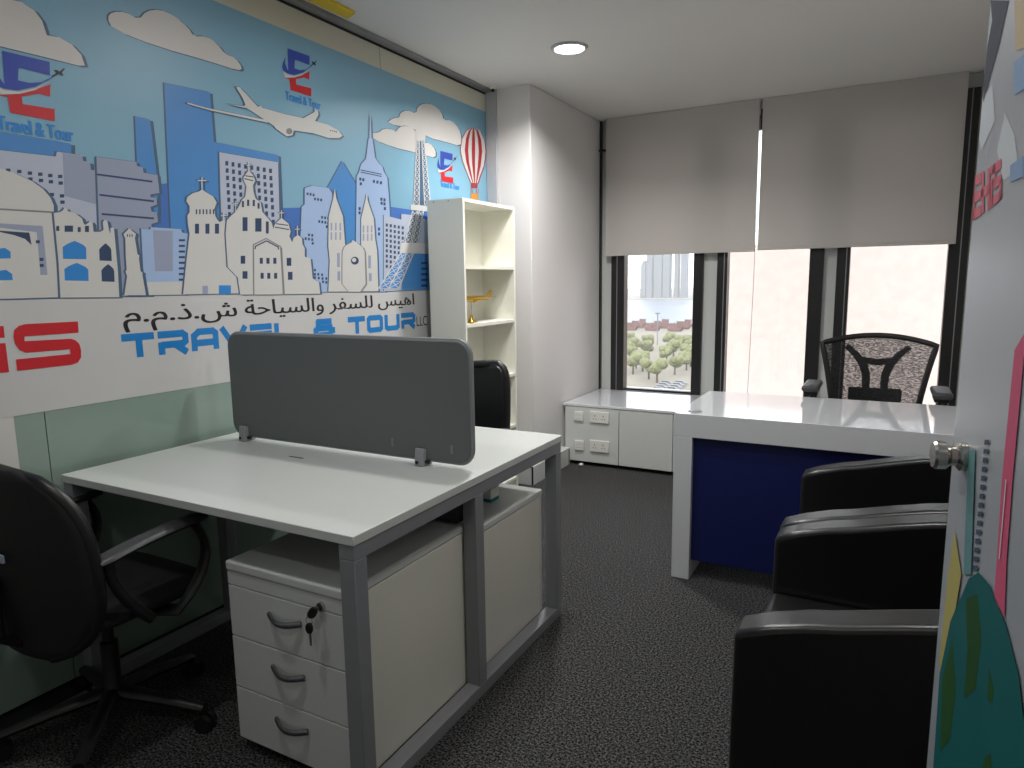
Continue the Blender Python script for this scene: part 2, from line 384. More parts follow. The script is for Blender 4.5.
flat('office_block', [c3([(600, 378), (640, 382), (640, 372), (770, 380), (775, 395), (800, 400), (790, 660), (615, 662)]), (c3([(612, 606), (790, 604), (788, 660), (622, 662)]), 'white'), (c3([(650, 385), (735, 388), (735, 560), (660, 560)]), 'slate')]
     + [(c3(rect(774, 428+i*24, 26, 9)), 'dark') for i in range(8)], 'lav', edge='edge')
g8 = [(78+i*30+j*1.9, 112+i*5.2+j*35) for j in range(8) for i in range(8)]
c48 = lambda p: T(4.8, 210, 140, p)
flat('office_block', [I([(218.8, 152.2), (277.6, 162.3), (279.2, 225), (279.5, 292), (223, 294)])] + dots(c48, g8, 14, 21), 'pale', edge='edge')
c5 = lambda p: T(4.264, 300, 120, p)
flat('office_block', [c5([(18, 290), (50, 280), (120, 290), (135, 312), (138, 560), (138, 732), (0, 735), (0, 500), (5, 370), (18, 360)])]
     + dots(c5, [(30, 315), (43, 317), (56, 320), (62, 337), (75, 339), (88, 341), (92, 415), (105, 417), (118, 419), (80, 433), (93, 435), (106, 437), (118, 440), (112, 455), (36, 490), (50, 492), (22, 506), (36, 508), (50, 510), (52, 526), (62, 640), (62, 658), (76, 658), (92, 660), (62, 672), (78, 674), (94, 676), (110, 676), (124, 678), (96, 690), (110, 692), (124, 694)], 8, 11), 'lav', edge='edge')
flat('stepped_tower', [c5([(296, -25), (300, 0), (303, 78), (307, 80), (318, 160), (335, 185), (350, 200), (355, 220), (370, 245), (378, 340), (382, 420), (365, 470), (365, 732), (240, 732), (236, 560), (240, 240), (250, 222), (258, 190), (280, 165), (290, 80), (294, 78)])]
     + [(c5(bar((256, 213), (346, 232), 4)), 'dark'), (c5(bar((256, 222), (346, 241), 4)), 'dark')]
     + dots(c5, [(255, 252), (268, 255), (257, 272), (313, 262), (328, 265), (343, 268), (345, 338), (358, 341), (346, 355), (358, 358), (360, 378), (252, 378), (252, 396), (335, 465), (335, 486)], 9, 13), 'lav', edge='edge')
flat('office_block', [c5([(355, 405), (430, 425), (430, 400), (470, 405), (520, 420), (560, 430), (560, 722), (355, 730)]), (c5([(440, 570), (560, 570), (560, 722), (430, 726)]), 'blue')]
     + dots(c5, [(368+i*17, 448+i*3+j*22) for j in range(9) for i in range(5)], 9, 13)
     + [(c5(rect(528, 610+i*24, 26, 10)), 'dark') for i in range(5)], 'pale', edge='edge')
# landmarks in white paper
flat('domed_palace', [c2([(-60, 160), (0, 175), (60, 195), (140, 230), (190, 265), (225, 305), (240, 340), (240, 372), (235, 374), (270, 755), (-60, 765)]),
     (c2([(-60, 350), (0, 354), (240, 368), (238, 376), (0, 362), (-60, 358)]), 'gedge'),
     (c2([(-60, 418), (0, 422), (190, 434), (212, 655), (180, 655), (163, 462), (0, 442), (-60, 440)]), 'slate'),
     (c2([(-60, 452), (0, 455), (130, 464), (140, 520), (110, 492), (60, 475), (0, 462), (-60, 458)]), 'dark'),
     (c2([(-30, 545), (0, 535), (20, 533), (45, 550), (46, 580), (-30, 582)]), 'sub'), (c2([(-30, 645), (0, 635), (25, 632), (52, 650), (55, 678), (-30, 680)]), 'sub')]
     + dots(c2, [(60, 467), (118, 470), (168, 505), (185, 585), (186, 612)], 18, 14), 'white', edge='edge')
arch = lambda x0, x1, z0, z1: [(x0, z1), (x0-2, z0+26), (x0+(x1-x0)*.14, z0+14), ((x0+x1)/2-(x1-x0)*.15, z0+4), ((x0+x1)/2, z0-2), ((x0+x1)/2+(x1-x0)*.15, z0+5), (x1-(x1-x0)*.14, z0+16), (x1-2, z0+28), (x1, z1+2)]
flat('arched_pavilion', [c2([(240, 375), (265, 372), (278, 366), (291, 350), (303, 366), (340, 378), (368, 400), (376, 426), (385, 428), (395, 420), (406, 412), (416, 424), (420, 460), (450, 460), (465, 452), (462, 415), (471, 406), (482, 414), (490, 452), (497, 470), (496, 442), (512, 442), (530, 640), (536, 755), (270, 757), (262, 600)])]
     + [(c2(a), k) for a, k in ((arch(282, 388, 503, 582), 'sub'), (arch(290, 398, 602, 680), 'sub'), (arch(447, 502, 514, 590), 'dark'), (arch(457, 515, 608, 684), 'dark'))]
     + [(c2(q), 'dark') for q in (rect(258, 445, 14, 22), rect(308, 446, 38, 28), rect(355, 450, 14, 22), rect(390, 447, 18, 28))], 'white', edge='edge')
flat('minaret', [c3([(528, 662), (540, 580), (532, 562), (538, 552), (534, 500), (532, 420), (524, 402), (548, 378), (577, 400), (573, 420), (584, 488), (592, 492), (590, 505), (597, 560), (606, 566), (605, 576), (620, 662)])]
     + [(c3(rect(541+i*10, 408, 4, 12)), 'dark') for i in range(3)], 'white', edge='edge')
c4 = lambda p: T(3.657, 160, 150, p)
def cross(fn, x, y0, y1, aw, ay, t=4): return [fn(bar((x, y0), (x, y1), t)), fn(bar((x-aw, ay), (x+aw, ay), t))]
flat('church_tower', [c4([(82, 528), (88, 470), (95, 400), (106, 305), (100, 272), (98, 240), (106, 228), (106, 205), (94, 188), (98, 172), (118, 158), (140, 152), (152, 144), (165, 154), (192, 170), (205, 192), (196, 216), (200, 242), (208, 256), (216, 264), (230, 256), (246, 270), (243, 290), (235, 295), (240, 425), (265, 440), (288, 470), (292, 524)])]
     + cross(c4, 151, 100, 150, 16, 112) + cross(c4, 230, 230, 262, 10, 240)
     + [(c4(rect(x, 288, 15, 36)), 'dark') for x in (133, 171, 206)] + [(c4(rect(131+i*12.5, 226, 5, 18)), 'dark') for i in range(6)]
     + [(c4(rect(163, 512, 20, 30)), 'slate'), (c4(rect(235, 511, 44, 32)), 'sub')], 'white', edge='edge')
flat('onion_dome_church', [c48([(142, 742), (130, 660), (82, 610), (72, 450), (78, 385), (100, 362), (120, 345), (135, 320), (150, 288), (166, 272), (172, 222), (160, 198), (157, 182), (168, 165), (182, 146), (203, 168), (214, 195), (203, 218), (206, 250), (216, 282), (240, 300), (248, 345), (270, 370), (292, 395), (302, 430), (304, 415), (312, 400), (340, 374), (374, 402), (384, 440), (378, 462), (392, 492), (398, 470), (418, 456), (438, 470), (441, 500), (452, 520), (452, 560), (480, 570), (490, 665), (520, 682), (526, 738)])]
     + [(c48([(206, 742), (204, 500), (266, 470), (338, 510), (352, 740)]), 'gedge'), (c48([(212, 742), (210, 505), (266, 478), (331, 514), (345, 740)]), 'white')][:1]
     + cross(c48, 182, 108, 150, 10, 122) + cross(c48, 340, 338, 378, 12, 350) + cross(c48, 416, 412, 460, 12, 428) + cross(c48, 120, 292, 345, 12, 306)
     + [(c48(rect(x, y, a, b)), 'dark') for x, y, a, b in ((165, 404, 24, 66), (229, 408, 30, 64), (272, 420, 14, 58), (155, 308, 10, 30), (180, 302, 11, 30), (207, 303, 11, 30), (230, 316, 10, 28), (155, 575, 22, 38), (165, 648, 24, 36), (376, 585, 22, 38), (382, 652, 22, 38))]
     + [(c48(bar(a, b, 5)), 'dark') for a, b in (((166, 172), (205, 178)), ((162, 186), (205, 196)), ((314, 402), (372, 410)), ((308, 418), (376, 430)))], 'white', edge='edge')
flat('church_gable', [c48([(210, 742), (208, 505), (266, 476), (333, 514), (346, 740)])]
     + [(c48(rect(x, y, 15, 28)), 'dark') for x, y in ((243, 580), (275, 580), (308, 580), (247, 652), (279, 652), (312, 652))]
     + [(c48(bar(a, b, 6)), 'dark') for a, b in (((213, 524), (216, 508)), ((214, 511), (268, 484)), ((268, 484), (326, 515)), ((325, 512), (325, 526)))], 'white', edge='gedge')
flat('twin_spire_church', [c5([(118, 732), (124, 600), (118, 540), (120, 410), (140, 330), (145, 292), (152, 335), (180, 410), (188, 512), (192, 552), (222, 512), (252, 530), (258, 540), (258, 420), (276, 345), (281, 315), (288, 350), (312, 420), (318, 510), (326, 555), (332, 730)])]
     + [(c5(rect(x, y, 7, 32)), 'slate') for x in (131, 150, 169) for y in (455, 495)] + [(c5(rect(x, y, 7, 30)), 'slate') for x in (268, 286, 303) for y in (465, 500)]
     + [(c5(rect(x, y, 12, hh)), 'slate') for x, y, hh in ((161, 597, 60), (163, 665, 40), (294, 605, 55), (297, 670, 34))], 'white', edge='edge')
flat('church_front', [smooth(c5([(178, 732), (178, 600), (180, 545), (210, 525), (225, 520), (245, 527), (272, 550), (274, 600), (278, 732)]), 1), (c5(circ(231, 600, 17, 17)), 'dark'), (c5(circ(228, 597, 9, 9)), 'white')], 'white', edge='gedge')
# lattice tower
lat = []
def lattice(a0, a1, b0, b1, n, wd):
    """braced mast between left rail a0-a1 and right rail b0-b1 (traced points)"""
    lp = lambda p, q, t: (p[0]+(q[0]-p[0])*t, p[1]+(q[1]-p[1])*t)
    lat.extend([I(bar(a0, a1, wd*1.5)), I(bar(b0, b1, wd*1.5))])
    for i in range(n):
        t0, t1 = i/n, (i+1)/n
        lat.extend([I(bar(lp(a0, a1, t0), lp(b0, b1, t1), wd)), I(bar(lp(b0, b1, t0), lp(a0, a1, t1), wd)), I(bar(lp(a0, a1, t1), lp(b0, b1, t1), wd*.7))])
lat += [(I([(416, 141), (413, 205), (430, 205), (424, 141)]), 'edge'), (I([(412, 211), (403, 243), (418, 243), (423.5, 211)]), 'edge'), (I([(400, 253), (377.5, 288.5), (398, 288.5), (413, 253)]), 'blue')]
lattice((416.2, 140), (413, 205), (418.8, 140), (418.6, 205), 11, 0.5); lattice((421, 140), (424, 205), (423.6, 140), (430, 205), 11, 0.5)
lattice((412, 211), (404, 243), (417, 211), (410, 243), 5, 0.6); lattice((418.5, 211), (411.5, 243), (423, 211), (417, 243), 5, 0.6)
lattice((400, 253), (378, 288.5), (406.5, 253), (388, 288.5), 5, 0.75); lattice((406.5, 253), (388, 288.5), (413, 253), (398, 288.5), 5, 0.75)
lat += [c6([(378, 232), (384, 260), (388, 275), (414, 280), (418, 300), (416, 348), (404, 352), (352, 350), (354, 312), (347, 300), (348, 280), (370, 272), (376, 258)]), I([(410, 204.5), (427, 206), (427, 211.5), (410, 210)]), I([(401, 242.5), (428.5, 243.5), (430, 254), (399, 253)])]
flat('lattice_tower', lat, 'white')
# airliner
c7 = lambda p: T(7.06, 205, 75, p)
flat('airliner', [c7([(213, 86), (238, 88), (290, 140), (368, 225), (388, 218), (400, 232), (550, 275), (690, 305), (772, 260), (765, 240), (790, 252), (797, 280), (772, 325), (860, 350), (940, 395), (966, 430), (942, 446), (870, 446), (760, 412), (622, 392), (612, 426), (572, 434), (495, 380), (480, 358), (310, 248), (268, 222), (280, 210), (262, 165)]),
     c7([(-130, 195), (0, 232), (430, 318), (440, 338), (30, 250), (-130, 205)]), c7([(145, 205), (282, 222), (282, 234)]), (c7(circ(590, 398, 22, 22)), 'gedge')]
     + [(c7(rect(x, y, 9, 7)), 'black') for x, y in ((882, 393), (898, 396), (912, 399), (924, 402))], 'white', edge='edge')
# balloon
def bal(sx): return [c6([(752+sx*(p-752), q) for p, q in ((735, 268), (705, 285), (676, 340), (664, 420), (680, 500), (722, 610), (740, 650))]), c6([(752+sx*(p-752), q) for p, q in ((770, 268), (800, 300), (828, 370), (839, 430), (825, 530), (795, 610), (783, 650))])]
def ring(f0, f1):
    A = [(735, 268), (705, 285), (676, 340), (664, 420), (680, 500), (722, 610), (740, 650)]; B = [(770, 268), (800, 285), (828, 350), (839, 430), (825, 530), (795, 610), (783, 650)]
    mixp = lambda f: [(a[0]+(b[0]-a[0])*f, a[1]+(b[1]-a[1])*f) for a, b in zip(A, B)]
    return c6(mixp(f0)+mixp(f1)[::-1])
flat('hot_air_balloon', [ring(0, 1), (ring(0.16, 0.30), 'dred'), (ring(0.44, 0.58), 'dred'), (ring(0.72, 0.86), 'dred'),
     (c6([(737, 650), (783, 650), (782, 685), (738, 685)]), 'maroon'), (c6([(738, 722), (784, 722), (790, 780), (734, 780)]), 'orange'), (c6(bar((742, 685), (742, 722), 3)), 'white'), (c6(bar((780, 685), (780, 722), 3)), 'white')], 'white', edge='maroon')
LAY[0] = 14
# company logo, three times
def text_mesh(body, extr=0.0, off=0.0):
    cu = bpy.data.curves.new('t', 'FONT'); cu.body = body; cu.extrude = extr; cu.offset = off
    o = bpy.data.objects.new('t', cu); COL.objects.link(o); bpy.context.view_layer.update()
    me = bpy.data.meshes.new_from_object(o.evaluated_get(bpy.context.evaluated_depsgraph_get()))
    bpy.data.objects.remove(o); bpy.data.curves.remove(cu); return me
def bolden(me, dx, step=0.00001):
    bm = bmesh.new(); bm.from_mesh(me); n = len(bm.verts)
    for k, sx in enumerate((-1, 1)):
        g = bmesh.ops.duplicate(bm, geom=[f for f in bm.faces if all(v.index < n for v in f.verts)] if k else bm.faces[:])
        for e in g['geom']:
            if isinstance(e, bmesh.types.BMVert): e.co += Vector((step*(k+1), sx*dx, 0))
    bm.to_mesh(me); bm.free()
def wall_text(name, body, y0, y1, z0, z1, ink, shear=0.0, bold=0):
    me = text_mesh(body); LAY[0] += 1; x = 0.0012+LAY[0]*0.00012
    xs = [v.co.x for v in me.vertices]; zs = [v.co.y for v in me.vertices]
    a, b, c, d = min(xs), max(xs), min(zs), max(zs)
    for v in me.vertices:
        u = (v.co.x-a)/(b-a); q = (v.co.y-c)/(d-c)
        v.co = (x, y0+(y1-y0)*u-2.3, z0+(z1-z0)*q-0.95)
    if bold: bolden(me, bold)
    me.materials.clear(); me.materials.append(INK[ink]); me.name = name
    o = bpy.data.objects.new(name, me); COL.objects.link(o); o.parent = mural; return o
def logo(fn, txt=True):
    """logo drawn in the frame of the clearest copy (crop pixels), placed by fn"""
    flat('logo', [(fn([(175, 85), (400, 165), (400, 258), (258, 205), (250, 210), (246, 290), (300, 310), (360, 305), (420, 262), (415, 275), (330, 335), (240, 360), (180, 345), (135, 318), (120, 280), (128, 235), (152, 170), (150, 240), (170, 295), (182, 315)]), 'navy'),
                  (fn([(150, 392), (230, 385), (320, 358), (410, 318), (400, 330), (398, 408), (345, 385), (262, 402), (265, 455), (418, 495), (418, 580), (205, 512), (195, 405)]), 'red'),
                  (fn([(408, 262), (432, 245), (420, 222), (432, 220), (448, 232), (470, 208), (474, 214), (458, 240), (466, 262), (456, 262), (444, 250), (414, 272)]), 'black'),
                  (fn([(125, 318), (180, 355), (250, 370), (330, 345), (420, 285), (330, 358), (250, 384), (150, 385)]), 'white')], 'white')
L2 = lambda p: T(10.24, 270, 40, p)
logo(L2)
# the other two copies: same drawing scaled on the wall about its own centre
def placed(y, z, s):
    q = L2([(300, 330)])[0]
    return lambda p: [(y+(a-q[0])*s, z+(b-q[1])*s) for a, b in L2(p)]
cA = wallpt(36, 88); cB = wallpt(447.5, 166)
sA = 1.0
logo(placed(*wallpt(29, 86), 1.02)); logo(placed(*wallpt(446.5, 167), 1.0))
for (a, b, hh) in (((285, 96.5), (320, 104.5), 0.036), ((-3, 124.5), (72, 133), 0.042), ((440, 184), (459, 187), 0.034)):
    p, q = wallpt(*a), wallpt(*b); zc = (p[1]+q[1])/2
    wall_text('logo_caption', 'Travel & Tour', p[0], q[0], zc-hh/2, zc+hh/2, 'sub', bold=0.0022)
LAY[0] = 3
# arabic line: letter shapes in their joined forms, set in reading order from the right
ar = ['\ufe8d\ufeeb\ufef4\ufeb2', '\ufedf\ufee0\ufeb4\ufed4\ufeae', '\ufeed\ufe8d\ufedf\ufeb4\ufef4\ufe8e\ufea3\ufe94', '\ufeb5.\ufeab.\ufee1.\ufee1']
for word, xa, xb, base in ((ar[0], 378, 414, 305.5), (ar[1], 329, 372.5, 308.8), (ar[2], 245, 323.5, 313.0), (ar[3], 123, 237, 319.5)):
    me = text_mesh(word[::-1]); LAY[0] += 1; xw = 0.0012+LAY[0]*0.00012
    ya, yb_ = wallpt(xa, base)[0], wallpt(xb, base)[0]; zb_ = wallpt((xa+xb)/2, base)[1]; kz_ = (wallpt(400, 294)[1]-wallpt(400, 305.5)[1])/0.71
    u0, u1 = min(v.co.x for v in me.vertices), max(v.co.x for v in me.vertices)
    for v in me.vertices: v.co = (xw, ya+(yb_-ya)*(v.co.x-u0)/(u1-u0)-2.3, zb_+kz_*v.co.y-0.95)
    bolden(me, 0.0022)
    me.materials.clear(); me.materials.append(INK['black']); me.name = 'arabic_word'
    o = bpy.data.objects.new('arabic_word', me); COL.objects.link(o); o.parent = mural
# blue techno capitals built from straight strokes; unit cell 1 x 1
def stroke(path, wd):
    """one quad per straight piece, lengthened a little at the inner joints"""
    out = []; n = len(path)
    for k in range(n-1):
        (ax, ay), (bx, by) = path[k], path[k+1]; l = math.hypot(bx-ax, by-ay); ux, uy = (bx-ax)/l, (by-ay)/l
        e0 = wd*0.3 if k > 0 else 0; e1 = wd*0.3 if k < n-2 else 0
        out.append(bar((ax-ux*e0, ay-uy*e0), (bx+ux*e1, by+uy*e1), wd))
    return out
GL = {'T': [[(0, .88), (1, .88)], [(.52, .88), (.52, 0)]],
      'R': [[(.0, .88), (.82, .88), (.92, .78), (.92, .52), (.82, .42), (.1, .42)], [(.1, .55), (.1, 0)], [(.55, .42), (.95, 0)]],
      'A': [[(.1, 0), (.1, .7), (.28, .88), (.8, .88), (.9, .78), (.9, 0)], [(.1, .36), (.9, .36)]],
      'V': [[(.02, 1), (.45, .1), (.55, .1), (.98, 1)]],
      'E': [[(1, .88), (.05, .88)], [(1, .5), (.1, .5), (.1, .12), (1, .12)]],
      'L': [[(.1, 1), (.1, .12), (1, .12)]],
      'O': [[(.5, .88), (.18, .88), (.1, .8), (.1, .2), (.18, .12), (.82, .12), (.9, .2), (.9, .8), (.82, .88), (.5, .88)]],
      'U': [[(.1, 1), (.1, .2), (.2, .12), (.8, .12), (.9, .2), (.9, 1)]],
      '&': [[(.85, .88), (.2, .88), (.2, .52), (.85, .52)], [(.2, .52), (.08, .42), (.08, .12), (.78, .12), (.78, .7)], [(.78, .36), (1, .36)]]}
def techno(name, word, y0, y1, z0, z1, ink, gap=0.12, sp=0.75):
    tot = sum(sp if ch == ' ' else 1 for ch in word)+gap*(len(word)-1); u = (y1-y0)/tot; x = y0; shp = []
    for ch in word:
        if ch == ' ': x += (sp+gap)*u; continue
        for st in GL[ch]:
            for q in stroke([(p[0]*1.0, p[1]*(z1-z0)/u) for p in st], 0.21):
                shp.append([(x+p[0]*u, z0+p[1]*u) for p in q])
        x += (1+gap)*u
    return flat(name, shp, ink)
tl, tr = wallpt(121.5, 345), wallpt(415, 326)
ztop = wallpt(397, 314)[1]; zbot = wallpt(140, 357)[1]
techno('blue_lettering', 'TRAVEL', tl[0], wallpt(296, 340)[0], zbot, ztop, 'text')
techno('blue_lettering', '&', wallpt(314, 335)[0], wallpt(335, 334)[0], zbot, ztop, 'text')
techno('blue_lettering', 'TOUR', wallpt(348, 330)[0], wallpt(415, 326)[0], zbot, ztop, 'text')
p, q = wallpt(416.5, 330), wallpt(427, 329)
wall_text('small_lettering', 'LLC', p[0], q[0], zbot+0.005, zbot+0.062, 'black')
cS = lambda p: T(10.967, 0, 310, p)
flat('red_lettering', [cS([(850, 125), (858, 248), (265, 290), (265, 342), (770, 315), (820, 330), (865, 370), (885, 440), (885, 520), (850, 575), (780, 600), (185, 668), (170, 542), (770, 482), (762, 430), (280, 468), (210, 440), (160, 370), (142, 290), (150, 220), (200, 175), (270, 155)]),
     cS([(-110, 182), (35, 175), (47, 302), (-100, 312)]), cS([(-95, 372), (55, 362), (95, 680), (-62, 696)])], 'red')

# ------------------------------------------------------------------ ceiling fittings
def downlight(x, y, label, watts, spread):
    r = tag(empty('ceiling_downlight', (x, y, H)), label, 'ceiling light', 'recessed ceiling downlights')
    MB().lathe([(0.078, -0.001), (0.083, -0.012), (0.096, -0.012), (0.102, -0.001), (0.078, -0.0005)], seg=40).build('trim_ring', M['lampring'], r, smooth=True)
    MB().lathe([(0.0, -0.004), (0.06, -0.005), (0.079, -0.002)], seg=40).build('diffuser', M['lamp'], r, smooth=True)
    ld = bpy.data.lights.new('downlight_beam', 'AREA'); ld.shape = 'DISK'; ld.size = 0.15; ld.energy = LAMP*watts; ld.color = (1.0, 0.985, 0.96)
    ld.spread = math.radians(spread)
    lo = bpy.data.objects.new('downlight_beam', ld); COL.objects.link(lo); lo.parent = r; lo.location = (0, 0, -0.02)
    return r
downlight(-1.57, 3.58, 'round recessed downlight glowing in the ceiling near the window', 26, 150)
downlight(-1.25, 2.35, 'unseen downlight added in the ceiling above the far half of the white bench desk', 13, 172)  # out of view, added to soften the bookshelf shadow on the mural
downlight(-1.35, 0.7, 'unseen downlight added in the ceiling above the near task chair', 7, 172)  # out of view, added to lift the near end of the mural
downlight(-0.2, 1.75, 'unseen downlight added in the ceiling above the armchairs', 9, 160)  # out of view, added to brighten the pedestal sides and the carpet
downlight(-0.6, -0.3, 'unseen downlight added in the ceiling near the entrance', 4, 160)  # out of view, added to light the drawer fronts from the camera side
tag(MB().prism([(-2.30, 2.05), (-2.205, 2.05), (-2.218, 2.615), (-2.29, 2.645)], 'z', H-0.014, H-0.0005).build('ceiling_sign', M['yellow'], bevel=0.003), 'yellow plastic strip fixed to the ceiling beside the glass wall', 'strip')
dd = tag(empty('ceiling_sensor', (-2.3, 4.02, H)), 'tiny black sensor on the ceiling beside the pillar', 'sensor')
MB().lathe([(0.02, 0), (0.02, -0.006), (0.012, -0.012)], seg=16).build('mount', M['white'], dd)
MB().lathe([(0.009, -0.010), (0.011, -0.022), (0.004, -0.030)], seg=16).build('lens', M['gasket'], dd, smooth=True)

# ------------------------------------------------------------------ bench desk
dk = tag(empty('bench_desk', (-1.71, 1.79, 0)), 'white two-person bench desk with grey steel loop legs against the glass wall', 'desk')
def at_desk(mb_box): return mb_box
DX0, DX1, DY0, DY1 = -0.618, 0.621, -0.6, 0.615
MB().box(DX0, DX1, DY0, DY1, 0.725, 0.75).build('desktop', M['whitelam'], dk, bevel=0.002)
for sx in (1, -1):
    xa, xb = (DX1-0.052, DX1-0.003) if sx > 0 else (DX0+0.003, DX0+0.052)
    for (ya, yb) in ((DY0+0.004, DY0+0.05), (-0.035, 0.012), (DY1-0.05, DY1-0.004)):
        MB().box(xa, xb, ya, yb, 0.041, 0.684).build('leg', M['steel'], dk, bevel=0.002)
    MB().box(xa, xb, DY0+0.004, DY1-0.004, 0.684, 0.7245).build('top_rail', M['steel'], dk, bevel=0.002)
    MB().box(xa, xb, DY0+0.004, DY1-0.004, 0.001, 0.041).build('floor_rail', M['steel'], dk, bevel=0.002)
for yy in (DY0+0.15, DY1-0.19):
    MB().box(DX0+0.053, DX1-0.053, yy, yy+0.04, 0.684, 0.7245).build('cross_rail', M['steel'], dk)
MB().box(DX0+0.08, DX1-0.065, -0.05, -0.02, 0.60, 0.724).box(DX0+0.08, DX1-0.065, -0.05, 0.06, 0.592, 0.602).box(DX0+0.08, DX1-0.065, 0.05, 0.06, 0.592, 0.67).build('cable_tray', M['darkpanel'], dk)
MB().box(-0.11, -0.045, -0.105, -0.098, 0.7501, 0.7512).build('cable_slot', M['hole'], dk)

# divider screen
ds = tag(empty('desk_screen', (-1.68, 1.81, 0.75)), 'dark grey fabric divider screen clamped across the white bench desk', 'screen')
def rrect(x0, x1, z0, z1, r, n=6):
    out = []
    for cx, cz, a0 in ((x1-r, z1-r, 0), (x0+r, z1-r, PI/2), (x0+r, z0+r, PI), (x1-r, z0+r, 1.5*PI)):
        for i in range(n+1):
            a = a0+PI/2*i/n; out.append((cx+r*math.cos(a), cz+r*math.sin(a)))
    return out
MB().prism(rrect(-0.556, 0.548, 0.021, 0.418, 0.05), 'y', -0.013, 0.013).build('screen_panel', M['screen'], ds, bevel=0.004)
rr = [Vector((x, 0, z)) for x, z in rrect(-0.556, 0.548, 0.021, 0.418, 0.05)]
MB().tube([(v.x, 0, v.z) for v in rr]+[(rr[0].x, 0, rr[0].z)], 0.0085, 8).build('edge_piping', M['piping'], ds, smooth=True)
for cx in (-0.49, 0.355):
    MB().prism([(-0.022, 0.0005), (0.022, 0.0005), (0.022, 0.012), (0.014, 0.055), (0.008, 0.06), (-0.012, 0.06), (-0.018, 0.045)], 'x', cx-0.018, cx+0.018).prism([(-0.034, 0.0005), (-0.02, 0.0005), (-0.02, 0.06), (-0.026, 0.06)], 'x', cx-0.017, cx+0.017).build('clamp', M['clamp'], ds, bevel=0.003)
    MB().tube([(cx+0.017, -0.015, 0.014), (cx+0.032, -0.015, 0.014)], 0.006, 10).build('clamp_screw', M['gasket'], ds, smooth=True)
    MB().tube([(cx-0.004, -0.034, 0.014), (cx-0.004, -0.038, 0.014)], 0.005, 10).build('clamp_screw', M['gasket'], ds, smooth=True)
for cx in (0.235, 0.475):
    MB().box(cx-0.004, cx+0.004, -0.0145, -0.0128, 0.052, 0.08).build('velcro_tab', M['piping'], ds)

# drawer pedestals
def pedestal(loc, rz, label, with_lock):
    r = tag(empty('drawer_pedestal', loc, rz), label, 'drawer unit', 'drawer pedestals under the bench desk')
    W, D = 0.445, 0.55
    MB().box(-W/2, W/2, 0.018, D, 0.035, 0.556).build('carcass', M['cream'], r, bevel=0.002)
    MB().box(-W/2-0.002, W/2+0.002, -0.004, D+0.002, 0.557, 0.585).build('top_board', M['whitelam'], r, bevel=0.006, seg=3)
    MB().box(-W/2, W/2, 0.0, 0.0175, 0.516, 0.556).build('front_rail', M['whitelam'], r, bevel=0.001)
    for i, (a, b) in enumerate(((0.362, 0.513), (0.204, 0.359), (0.04, 0.201))):
        d = MB().box(-W/2, W/2, 0.0, 0.0175, a, b).build('drawer', M['whitelam'], r, bevel=0.002)
        zc = b-0.052
        pts = [(-0.06+0.12*t/10, -0.004-0.020*math.sin(PI*t/10), zc-0.007*math.sin(PI*t/10)) for t in range(11)]
        MB().tube(pts, 0.007, 10, flat=(0.8, 1.3)).build('handle', M['handle'], d, smooth=True)
    lk = MB().lathe([(0.011, -0.009), (0.012, 0.0)], (0.135, 0.0, 0.528), 'y', 20).build('lock', M['chrome'], r, smooth=True)
    for cx in (-W/2+0.05, W/2-0.05):
        for cy in (0.06, D-0.06):
            MB().lathe([(0.016, -0.01), (0.018, -0.008), (0.018, 0.008), (0.016, 0.01)], (cx, cy, 0.0185), 'x', 16).build('caster', M['plastic'], r, smooth=True)
    return r
pedestal((-1.370, 1.222, 0), 0, 'white three-drawer pedestal with keys in its lock under the desk front', True)
p2 = pedestal((-1.370, 2.335, 0), PI, 'white drawer pedestal under the desk rear with a small carton on top', True)
p2.scale = (1, 0.88, 0.925)
kb = tag(empty('key_bunch', (-1.370+0.135, 1.222-0.0145, 0.528)), 'black-headed keys hanging from the lock of the front drawer pedestal', 'keys')
MB().prism(smooth([(-0.022, -0.012), (-0.006, 0.010), (0.012, 0.012), (0.014, -0.002), (0.0, -0.022), (-0.018, -0.024)], 1), 'y', -0.020, -0.012).build('key_head', M['plastic'], kb, bevel=0.002)
MB().tube([(0.002, -0.012, 0.0), (0.0, -0.001, 0.0)], 0.004, 8).build('key_blade', M['chrome'], kb)
MB().tube([(-0.014+0.011*math.cos(a*PI/6), -0.019, -0.03+0.011*math.sin(a*PI/6)) for a in range(13)], 0.0012, 6).build('key_ring', M['chrome'], kb)
MB().prism(smooth([(-0.026, -0.040), (-0.012, -0.034), (-0.004, -0.045), (-0.006, -0.062), (-0.022, -0.068), (-0.030, -0.055)], 1), 'y', -0.021, -0.014).build('key_head', M['plastic'], kb, bevel=0.002)
MB().box(-0.017, -0.012, -0.019, -0.016, -0.098, -0.064).build('key_blade', M['handle'], kb)
cb = tag(empty('small_carton', (-1.30, 2.13, 0.5412)), 'small white and teal carton standing on the rear drawer pedestal', 'box')
MB().box(-0.06, 0.06, -0.03, 0.03, 0.012, 0.10).build('carton_body', M['white'], cb, bevel=0.002)
MB().box(-0.06, 0.06, -0.03, 0.03, 0.0, 0.012).build('carton_base', M['teal'], cb)
MB().box(-0.05, 0.0605, -0.0305, -0.0295, 0.05, 0.054).box(0.0295, 0.0605, -0.0305, 0.0305, 0.07, 0.073).box(0.0595, 0.0605, -0.0305, 0.0305, 0.05, 0.053).build('printed_stripe', M['alu'], cb)

